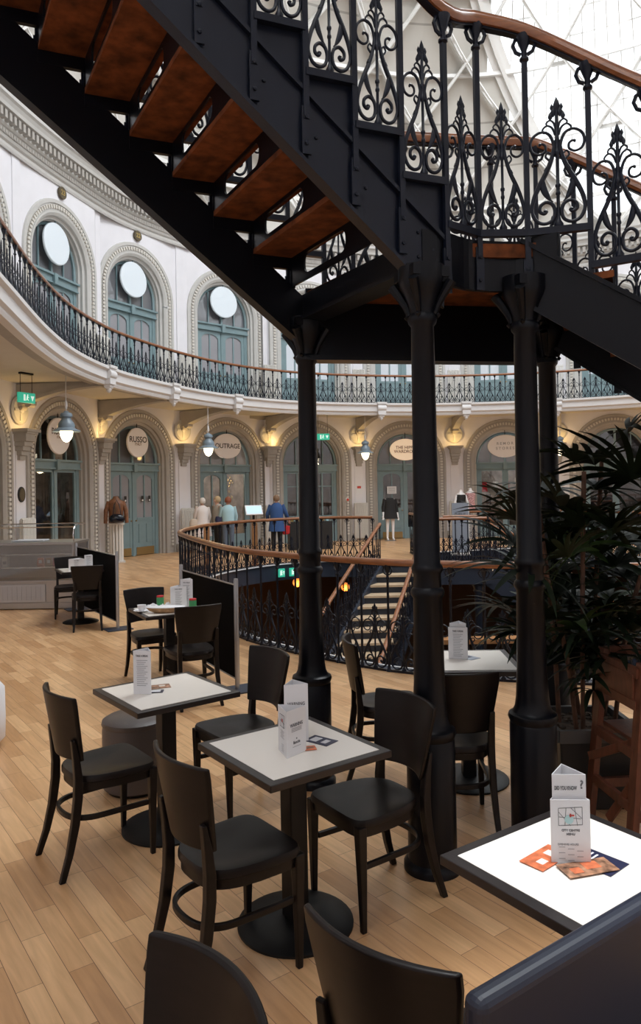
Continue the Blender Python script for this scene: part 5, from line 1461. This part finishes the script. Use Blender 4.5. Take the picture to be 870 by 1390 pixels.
def menu(loc, rz, lab, w_=.10, h=.20, inner=.26, style=0):
    root = empty('folded_menu', loc, rz, lab, 'menu')
    def tri(w, hh, t, name, mt, off=0, oy=0, rot=0):
        mb = MB(); A = [(-w / 2, -w * .2887), (w / 2, -w * .2887), (0, w * .5774)]
        c_, s_ = math.cos(rot), math.sin(rot); A = [(x * c_ - y * s_ + off, x * s_ + y * c_ + oy) for x, y in A]
        for p, q in zip(A, A[1:] + A[:1]): mb.bar((p[0], p[1], hh / 2), (q[0], q[1], hh / 2), t, hh)
        return mb.build(name, mt, root)
    tri(w_, h, .0016, 'card_sleeve', M['paper'])
    if inner: tri(w_ * .86, inner, .0014, 'inner_card', M['paper'], 0, .004)
    y = -w_ * .2887 - .0014; yi = -w_ * .86 * .2887 + .004 - .0014
    def side_map(ang, mz, sc_=1.0):
        R_ = Matrix.Rotation(ang, 4, 'Z')
        mb = MB()
        for a, b in [((-.030, .02), (.030, .024)), ((-.030, -.005), (.030, -.010)), ((-.030, -.03), (.030, -.027)), ((-.030, .02), (-.030, -.03)), ((-.010, .022), (-.014, -.03)), ((.012, .024), (.018, -.03)), ((.030, .024), (.030, -.027))]:
            p = R_ @ Vector((a[0], y, mz + a[1])); q = R_ @ Vector((b[0], y, mz + b[1])); mb.bar(p, q, .0007, .0016, up=(.3, .2, .3))
        mb.build('map_lines', M['ink'], root)
        mb = MB(); mb.box((.004, y - .001, mz), (.012, .0006, .012), M=R_); mb.build('map_marker', M['red'], root)
        mb = MB()
        for j in range(5): mb.box((0, y, mz - .045 - .007 * j), (.05 - .012 * (j % 2), .0004, .002), M=R_)
        for j in range(5): mb.box((.004, y, mz - .10 - .007 * j), (.03, .0004, .0018), M=R_)
        mb.build('small_print', M['inklt'], root)
    if style == 2: side_map(-2 * PI / 3, h * .74)
    if style == 1:     # map face
        text_obj('DID YOU KNOW', .016, M['ink'], root, (-.010, yi, inner - .040), sx=.52); text_obj('?', .034, M['ink'], root, (.036, yi, inner - .030))
        mb = MB(); mz = h - .045
        for a, b in [((-.034, .02), (.034, .024)), ((-.034, -.005), (.030, -.010)), ((-.034, -.03), (.034, -.027)), ((-.034, .02), (-.034, -.03)), ((-.012, .022), (-.016, -.03)), ((.012, .024), (.020, -.03)), ((.034, .024), (.034, -.027)), ((-.034, .01), (.0, -.03)), ((.0, .023), (.034, -.01))]:
            mb.bar((a[0], y, mz + a[1]), (b[0], y, mz + b[1]), .0006, .0014, up=(1, 0, .3))
        mb.build('map_lines', M['ink'], root)
        mb = MB(); mb.lathe([(.001, 0), (.013, 0), (.013, .0006), (.001, .0008)], 12, M=Matrix.Translation((-.004, y, mz - .012)) @ Matrix.Rotation(PI / 2, 4, 'X')); mb.build('map_area', M['aqua'], root)
        mb = MB(); mb.box((.004, y - .001, mz), (.014, .0006, .004)); mb.box((.0, y - .001, mz), (.004, .0006, .010)); mb.build('map_marker', M['red'], root)
        text_obj('CITY CENTRE', .0085, M['ink'], root, (0, y, h * .52)); text_obj('MENU', .009, M['ink'], root, (0, y, h * .46)); text_obj('OPENING HOURS', .0075, M['inklt'], root, (-.008, y, h * .30))
        mb = MB()
        for j in range(8): mb.box((-.010 + .026 * (j % 3 - .6), y, h * .26 - .0055 * j), (.018, .0004, .0016))
        mb.build('small_print', M['inklt'], root)
    elif style == 2:   # WARNING face plus logo
        text_obj('WARNING', .020, M['ink'], root, (0, y, h * .66), sx=.80)
        mb = MB()
        for j in range(3): mb.box((0, y, h * .59 - .006 * j), (.062, .0004, .0028))
        mb.build('small_print', M['inklt'], root)
        text_obj('fancie', .018, M['ink'], root, (0, y, h * .28)); mb = MB(); mb.lathe([(.001, 0), (.004, 0), (.001, .0006)], 6, M=Matrix.Translation((0, y, h * .36)) @ Matrix.Rotation(PI / 2, 4, 'X')); mb.build('logo_star', M['ink'], root)
        mb = MB(); mb.box((0, y, h * .19), (.05, .0004, .002)); mb.build('caption_line', M['inklt'], root)
    else:
        text_obj('TAKE A BREAK', .016, M['ink'], root, (0, y, h * .88), sx=.65)
        mb = MB()
        for j in range(14): mb.box((-.004 * (j % 3), y, h * .78 - .0105 * j), (.062 - .01 * (j % 3), .0004, .0032))
        mb.build('small_print', M['inklt'], root)
    return root
menu((-.145, 3.11, TZ), math.radians(50), 'white three-sided menu reading WARNING on the front cream table', .118, .19, 0, 2)
menu((-.130, 3.27, TZ), math.radians(12), 'taller white three-sided menu behind another on the front cream table', .105, .25, 0, 2)
menu((-.985, 4.07, TZ), math.radians(-8), 'tall white three-sided menu on the left cream table', .10, .235, 0, 0)
menu((.712, 2.20, TZ), math.radians(-4), 'white menu with street map and DID YOU KNOW? on the brightest table', .112, .185, .255, 1)
menu((.865, 4.76, TZ), math.radians(-14), 'white three-sided menu on the table between the middle and right columns', .12, .20, .225, 0)
menu((-1.28, 7.05, TZ), math.radians(-10), 'white menu card on the littered table, taller rear one', .12, .26, 0, 0)
menu((-1.36, 7.00, TZ), math.radians(12), 'white menu card on the littered table, lower front one', .15, .20, 0, 0)
menu((-3.46, 10.50, TZ), math.radians(5), 'wider white menu card on the small table by the food cabinet', .22, .16, 0, 0)
menu((-3.33, 10.62, TZ), math.radians(-4), 'narrow taller white menu card on the small table by the food cabinet', .12, .20, 0, 0)
def leaflet(loc, rz, w_, h, lab, mt, extra=None, mt2=None, t=.0016):
    root = empty('leaflet', loc, rz, lab, 'leaflet'); mb = MB(); mb.box((0, 0, t / 2), (w_, h, t)); mb.build('sheet', M[mt], root)
    if extra:
        mb = MB()
        for (x, y, a, b) in extra: mb.box((x * w_, y * h, t + .0003), (a * w_, b * h, .0005))
        mb.build('print', M[mt2], root)
    return root
leaflet((.770, 2.20, TZ), math.radians(40), .105, .20, 'dark navy leaflet with white text under the map menu', 'navy', [(.1, .1, .5, .03), (.1, .02, .5, .03), (.1, -.06, .45, .03), (-.3, .3, .22, .14)], 'paper')
leaflet((.645, 2.20, TZ + .002), math.radians(-50), .08, .15, 'orange food leaflet sticking out left of the map menu', 'orange', [(0, .2, .5, .2), (.1, -.2, .3, .2)], 'laminate')
leaflet((.745, 2.135, TZ + .004), math.radians(-75), .075, .16, 'long food-photo leaflet at the foot of the map menu', 'foodprint', [(-.1, .1, .5, .3), (.1, -.25, .4, .2)], 'orange')
leaflet((-.02, 3.25, TZ), math.radians(52), .085, .13, 'dark printed card right of the WARNING menu', 'navy', [(.0, .2, .6, .3), (0, -.22, .5, .2)], 'paper2')
leaflet((-.065, 3.155, TZ + .002), math.radians(12), .05, .05, 'small orange card tucked beside the WARNING menu', 'orange', [(0, 0, .6, .4)], 'foodprint')
leaflet((-.925, 4.19, TZ), math.radians(20), .11, .085, 'brown food-photo card on the left cream table', 'foodprint', [(.1, .1, .3, .3)], 'laminate')
leaflet((-.935, 4.085, TZ + .002), math.radians(5), .10, .055, 'dark-edged white card in front of the menu on the left table', 'navy', [(0, 0, .7, .6)], 'paper')
leaflet((.93, 4.76, TZ), math.radians(35), .09, .12, 'grey card beside the menu between the columns', 'poster', [(0, .1, .6, .3)], 'navy')
# litter on the far table
def can(loc, lab):
    root = empty('storage_jar', loc, 0, lab, 'jar'); mb = MB(); mb.lathe([(.032, 0), (.035, .006), (.035, .085), (.031, .092), (.001, .093)], 18); mb.build('body', M['green'], root); mb = MB(); mb.lathe([(.034, .088), (.034, .100), (.030, .103), (.001, .104)], 18); mb.build('lid', M['redcloth'], root)
can((-1.55, 7.08, TZ), 'small green jar with red lid, left of the menus on the littered table'); can((-1.20, 6.85, TZ), 'small green jar with red lid at the right corner of the littered table')
root = empty('serving_dish', (-1.42, 6.72, TZ), math.radians(4), 'brown oval serving dish on the littered table', 'dish')
mb = MB(); mb.lathe([(.10, 0), (.15, .018), (.175, .045), (.168, .048), (.14, .024), (.001, .012)], 28, sy=.42); mb.build('dish', M['bread'], root); mb = MB(); mb.lathe([(.166, .046), (.176, .050), (.170, .054)], 28, sy=.42); mb.build('rim', M['paper'], root)
root = empty('saucer', (-1.655, 6.78, TZ), 0, 'white saucer holding a cup on the littered table', 'saucer'); mb = MB(); mb.lathe([(.03, 0), (.045, .004), (.075, .014), (.073, .017), (.04, .008), (.001, .007)], 26); mb.build('plate', M['paper'], root)
root = empty('cup', (-1.655, 6.78, TZ + .008), 0, 'white tea cup standing on a saucer', 'cup'); mb = MB(); mb.lathe([(.02, 0), (.024, .004), (.036, .03), (.040, .055), (.037, .055), (.032, .03), (.001, .010)], 22); mb.build('bowl', M['paper'], root); mb = MB(); mb.tube([(.036, 0, .045), (.058, 0, .042), (.058, 0, .022), (.032, 0, .018)], .004, 7); mb.build('handle', M['paper'], root)
random.seed(11)
for q, (x, y, lab) in enumerate([(-1.60, 6.96, 'crumpled white napkin at the far left of the littered table'), (-1.50, 6.90, 'crumpled white napkin heaped in the middle of the littered table'), (-1.45, 7.0, 'crumpled white napkin leaning behind the brown dish')]):
    root = empty('paper_napkin', (x, y, TZ + .001), random.random() * 3, lab, 'napkin'); vs = []; fs = []; n = 9
    for a in range(n):
        for b in range(n):
            d = math.hypot(a - 4, b - 4) / 5.6
            vs.append(((a - 4) * .017 + random.uniform(-.006, .006), (b - 4) * .017 + random.uniform(-.006, .006), max(.001, (1 - d) * .05 * random.uniform(.2, 1.3))))
    for a in range(n - 1):
        for b in range(n - 1): fs.append((a * n + b, (a + 1) * n + b, (a + 1) * n + b + 1, a * n + b + 1))
    mb = MB(); mb.add(vs, fs, False); o = mb.build('crumpled_sheet', M['paper'], root)
    s_ = o.modifiers.new('solid', 'SOLIDIFY'); s_.thickness = .0015

# pouffe, cube
root = empty('round_pouffe', (-1.19, 4.66, 0), 0, 'round taupe leather pouffe behind the left cream table', 'stool')
mb = MB(); mb.lathe([(.185, .02), (.198, .03), (.200, .08), (.200, .38), (.195, .41), (.001, .41)], 40); mb.build('body', M['leather'], root)
mb = MB(); mb.lathe([(.198, .405), (.204, .415), (.200, .435), (.170, .452), (.001, .458)], 40); mb.build('cushion_top', M['leather'], root)
mb = MB(); mb.lathe([(.17, 0), (.18, .02), (.001, .022)], 30); mb.build('foot_ring', M['blackmetal'], root)
root = empty('white_stool', (-2.56, 5.45, 0), .3, 'white rounded stool cut by the left picture edge', 'stool')
mb = MB(); mb.lathe([(.17, .03), (.20, .06), (.205, .2), (.20, .42), (.17, .46), (.001, .465)], 30); mb.build('body', M['paper'], root); mb = MB(); mb.lathe([(.15, 0), (.16, .03), (.001, .03)], 24); mb.build('foot_ring', M['steel'], root)

# bench back at the bottom right
root = empty('bench_seat', (.65, 1.556, 0), math.radians(35.3), 'dark padded bench back cutting across the bottom right corner', 'bench')
mb = MB(); mb.box((.02, 0, .72), (1.05, .05, .54)); mb.build('backrest', M['banner_blue'], root, bevel=.02, seg=4)
mb = MB(); mb.box((.02, -.24, .43), (1.05, .46, .10)); mb.build('seat', M['banner_blue'], root, bevel=.02, seg=3)
for x in (-.46, .50):
    for y in (-.03, -.42):
        mb = MB(); mb.box((x, y, .19), (.05, .05, .38)); mb.build('leg', M['chair'], root, bevel=.004)
for x, y, lab in ((-1.62, 17.95, 'honey-coloured wooden post behind the well rail, under the information panel'), (-2.62, 16.9, 'honey-coloured wooden post behind the well rail, left of its twin')):
    root = empty('wooden_post', (x, y, 0), .3, lab, 'post'); mb = MB(); mb.box((0, 0, .52), (.13, .10, 1.02)); mb.build('shaft', M['woodpost'], root, bevel=.006); mb = MB(); mb.box((0, 0, .02), (.24, .22, .04)); mb.build('foot', M['woodpost'], root)
# canvas barriers
def barrier(p0, p1, h, lab):
    p0 = Vector((*p0, 0)); p1 = Vector((*p1, 0)); root = empty('canvas_barrier', p0, 0, lab, 'barrier'); d = p1 - p0
    mb = MB(); dn = d.normalized(); a = dn * .05; b = d - dn * .05
    mb.bar((a.x, a.y, .10 + (h - .16) / 2), (b.x, b.y, .10 + (h - .16) / 2), .004, h - .16); mb.build('canvas', M['banner'], root)
    for q in (Vector((0, 0, 0)), d):
        mb = MB(); mb.lathe([(.022, .01), (.022, h - .02), (.018, h), (.001, h)], 14, (q.x, q.y, 0)); ps = mb.build('steel_post', M['steel'], root)
        rz = math.atan2(d.y, d.x)
        mb = MB(); mb.box((q.x, q.y, .006), (.28, .34, .012), rz=rz); mb.build('base_plate', M['slab'], root)
    for z in (.10, h - .06):
        mb = MB(); mb.tube([(a.x * .3, a.y * .3, z), (b.x + dn.x * .035, b.y + dn.y * .035, z)], .008, 8); mb.build('cross_rail', M['steel'], root)
barrier((-2.76, 9.98), (-3.88, 11.72), 1.05, 'black canvas barrier with steel posts, farther one beside the food cabinet')
barrier((-.80, 6.86), (-1.57, 8.25), 1.03, 'black canvas barrier with steel posts, nearer one beside the well balustrade')

# glass-fronted food cabinet
root = empty('food_display_cabinet', (-5.2, 12.15, 0), 0, 'glass-fronted refrigerated food cabinet at the far left', 'cabinet')
mb = MB(); mb.box((0, 0, .06), (2.5, .74, .10)); mb.box((0, .02, .26), (2.52, .76, .34)); mb.build('body', M['steel'], root, bevel=.008); mb = MB(); mb.box((0, .38, .72), (2.52, .05, .62)); mb.build('back_panel', M['paper2'], root)
mb = MB(); mb.box((-.15, -.375, .26), (1.9, .012, .27)); 
for j in range(24): mb.box((-1.0 + .075 * j, -.384, .26), (.008, .006, .22))
for j in range(9): mb.box((-.15, -.384, .16 + .025 * j), (1.8, .006, .005))
mb.build('ventilation_grille', M['paper2'], root)
mb = MB(); mb.box((0, -.36, .73), (2.48, .012, .58)); mb.build('front_glass', M['glass_milky'], root)
mb = MB(); mb.box((0, 0, 1.045), (2.54, .80, .04)); mb.box((0, -.37, .445), (2.52, .04, .035)); mb.box((1.25, -.36, .75), (.035, .035, .60)); mb.box((1.25, .36, .75), (.035, .035, .60)); mb.build('counter_frame', M['steel'], root, bevel=.004)
mb = MB()
P = [(-.34, 1.07), (-.36, 1.18), (-.33, 1.27), (-.26, 1.32), (-.1, 1.335), (.25, 1.335)]
for (a, b), (c, d_) in zip(P, P[1:]): mb.add([(-1.25, a, b), (1.25, a, b), (1.25, c, d_), (-1.25, c, d_)], [(0, 1, 2, 3)])
mb.build('curved_glass', M['glass_clear'], root)
mb = MB()
for x in (-1.25, 0, 1.25): mb.tube([(x, a, b) for a, b in P], .010, 6)
mb.tube([(-1.25, -.30, 1.30), (1.25, -.30, 1.30)], .008, 6); mb.tube([(-1.25, .25, 1.335), (1.25, .25, 1.335)], .010, 6); mb.build('glass_support', M['chrome'], root)
mb = MB(); mb.box((0, -.02, .66), (2.4, .6, .02)); mb.box((0, .02, .86), (2.4, .45, .015)); mb.build('shelf', M['chrome'], root)
mb = MB(); mb.box((.75, .3, .48), (.03, .03, .02)); 
tray = empty('serving_tray', (-4.75, 12.1, 1.067), 0, 'white tray lying on the food cabinet under the curved glass', 'tray'); mb = MB(); mb.box((0, 0, .008), (.50, .26, .012), taper=1.05); mb.build('tray_base', M['paper'], tray); mb = MB(); mb.tube([(-.25, -.13, .018), (.25, -.13, .018), (.25, .13, .018), (-.25, .13, .018)], .007, 6, closed=True); mb.build('tray_rim', M['paper'], tray)
for j, (x, mt, lab) in enumerate([(-4.55, 'orange', 'orange packet leaning inside the food cabinet, leftmost'), (-4.42, 'bread', 'brown packet inside the food cabinet between two red ones'), (-4.30, 'redcloth', 'red packet inside the food cabinet, middle of the row'), (-4.18, 'orange', 'orange packet at the right end inside the food cabinet')]):
    r2 = empty('snack_packet', (x, 12.0, .671), .2 * j, lab, 'packet', 'packets in the food cabinet'); mb = MB(); mb.box((0, 0, .065), (.12, .06, .13), taper=.8); mb.build('wrapper', M[mt], r2, bevel=.012); mb = MB(); mb.box((0, -.027, .07), (.05, .002, .05)); mb.build('label_patch', M['paper'], r2)
for j, (x, lab) in enumerate([(-5.25, 'white carton left in the food cabinet'), (-5.12, 'white carton second from left in the food cabinet')]):
    r2 = empty('drink_carton', (x, 12.0, .671), 0, lab, 'carton'); mb = MB(); mb.box((0, 0, .07), (.08, .08, .14)); mb.prism([(-.04, .14), (.04, .14), (0, .17)], -.04, .04, 'y'); mb.build('carton', M['paper'], r2); mb = MB(); mb.box((0, -.041, .06), (.06, .002, .05)); mb.build('print', M['poster'], r2)

# ------------------------------------------------------------ potted palm and high chair
PX, PY = 1.55, 4.42
pal = empty('potted_palm', (PX, PY, 0), 0, 'tall dark lady palm in a square black planter behind the right column', 'plant')
mb = MB(); mb.box((0, 0, .20), (.40, .40, .40), taper=1.12); mb.build('planter', M['planter'], pal, bevel=.01)
mb = MB()
for a, b in (((-.23, -.23), (.23, -.23)), ((.23, -.23), (.23, .23)), ((.23, .23), (-.23, .23)), ((-.23, .23), (-.23, -.23))): mb.bar((a[0], a[1], .43), (b[0], b[1], .43), .03, .07)
mb.build('planter_rim', M['planter_rim'], pal)
mb = MB(); mb.box((0, 0, .41), (.42, .42, .03)); 
random.seed(5)
for j in range(60): mb.box((random.uniform(-.19, .19), random.uniform(-.19, .19), .43), (.035, .02, .012), rz=random.random() * 3)
mb.build('bark_chips', M['soil'], pal)
canes = [(-.14, .05, 1.55, -.10, .0), (-.05, -.10, 1.75, .02, -.05), (.08, .08, 1.85, .12, .1), (.15, -.05, 1.6, .30, -.1), (.02, .15, 1.35, -.25, .15), (-.10, -.14, 1.1, -.22, -.2), (.16, .14, 1.2, .42, .1)]
fan = []
def frond_mesh(nl, L, wd, seed):
    rnd = random.Random(seed); mb = MB()
    for j in range(nl):
        a = (j - (nl - 1) / 2) / max(1, (nl - 1) / 2) * 1.75
        l_ = L * rnd.uniform(.8, 1.1) * (1 - .18 * abs(a)); dr = rnd.uniform(.35, .75)
        vs = []; fs = []; m_ = 7
        d = Vector((math.sin(a), math.cos(a), 0)); sd = Vector((d.y, -d.x, 0))
        for q in range(m_):
            t = q / (m_ - 1); w_ = wd * math.sin(PI * min(1, .18 + t * .80)) ** .7 * (1 if t < .99 else .15)
            p = d * (l_ * t) + Vector((0, 0, .12 * t - dr * l_ * t * t))
            vs += [p - sd * w_, p + Vector((0, 0, -.25 * w_)), p + sd * w_]
        for q in range(m_ - 1):
            for c_ in (0, 1): fs.append((q * 3 + c_, q * 3 + c_ + 1, q * 3 + 4 + c_, q * 3 + 3 + c_))
        mb.add(vs, fs, True)
    return mb
FM = [frond_mesh(9, .36, .017, 1).mesh('frond', M['leaf']), frond_mesh(11, .40, .015, 2).mesh('frond', M['leaf']), frond_mesh(8, .33, .019, 3).mesh('frond', M['leaf2']), frond_mesh(10, .30, .015, 4).mesh('frond', M['leaf'])]
rnd = random.Random(21)
cnt = 0
for (cx, cy, hh, tx, ty) in canes:
    pts = [Vector((cx, cy, .42)), Vector((cx + tx * .3, cy + ty * .3, .42 + hh * .4)), Vector((cx + tx, cy + ty, .42 + hh * .86))]
    P = catmull(pts, False, 6); mb = MB(); mb.tube([tuple(p) for p in P], [.013 + .002 * (i % 2) for i in range(len(P))], 8); mb.build('cane', M['cane'], pal)
    nf = 13
    for j in range(nf):
        t = .30 + .70 * (j / (nf - 1)); p = P[min(len(P) - 1, int(t * (len(P) - 1)))]
        az = rnd.uniform(0, 2 * PI); el = rnd.uniform(.15, .9); st_ = rnd.uniform(.12, .30)
        q = p + Vector((math.cos(az) * math.cos(el), math.sin(az) * math.cos(el), math.sin(el))) * st_
        fo = link('frond', FM[3 if cnt % 7 else 2] if cnt % 3 else FM[cnt % 2], pal); cnt += 1
        fo.location = q; sc_ = rnd.uniform(1.0, 1.45); fo.scale = (sc_,) * 3
        fo.rotation_euler = (rnd.uniform(-.1, .8), rnd.uniform(-.4, .4), az - PI / 2)
        mb = MB(); mb.tube([tuple(p), tuple((p + q) / 2 + Vector((0, 0, .02))), tuple(q)], [.004, .003, .003], 5); mb.build('leaf_stalk', M['leaf2'], fo)
        st2 = [c for c in fo.children][-1]; st2.parent = pal
root = empty('high_chair', (1.71, 3.92, 0), math.radians(6), 'red-brown wooden high chair with slatted sides at the right edge', 'high chair')
def hb(a, b, wd=.045, ht=.03, nm='rail'):
    mb = MB(); mb.bar(a, b, wd, ht, up=(0, 1, 0) if abs((Vector(b) - Vector(a)).z) > .3 else (0, 0, 1)); return mb.build(nm, M['mahog'], root, bevel=.003)
for sy in (-.2, .2):
    hb((-.14, sy, .95), (-.235, sy * 1.1, 0), .035, .065, 'leg'); hb((.14, sy, .95), (.26, sy * 1.1, 0), .035, .065, 'leg')
    for z, nm in ((.93, 'side_rail'), (.80, 'side_rail'), (.68, 'side_rail'), (.50, 'side_rail'), (.20, 'side_rail')):
        x0 = -.14 - .095 * (.95 - z) / .95; x1 = .14 + .12 * (.95 - z) / .95; hb((x0, sy * (1 + .1 * (.95 - z)), z), (x1, sy * (1 + .1 * (.95 - z)), z), .03, .05, nm)
for x, z in ((-.16, .90), (-.17, .74), (-.19, .50), (-.215, .24), (.22, .24), (.19, .48), (.16, .90)):
    hb((x, -.2, z), (x, .2, z), .03, .05, 'cross_rail')
hb((-.17, -.19, .56), (-.24, .19, .36), .02, .045, 'brace'); hb((-.20, -.20, .36), (-.235, .0, .10), .02, .045, 'brace')
mb = MB(); mb.box((0, 0, .545), (.33, .37, .02)); mb.build('seat', M['mahog'], root, bevel=.004)
mb = MB(); mb.box((-.17, 0, .82), (.02, .34, .14)); mb.build('backrest', M['mahog'], root, bevel=.004)
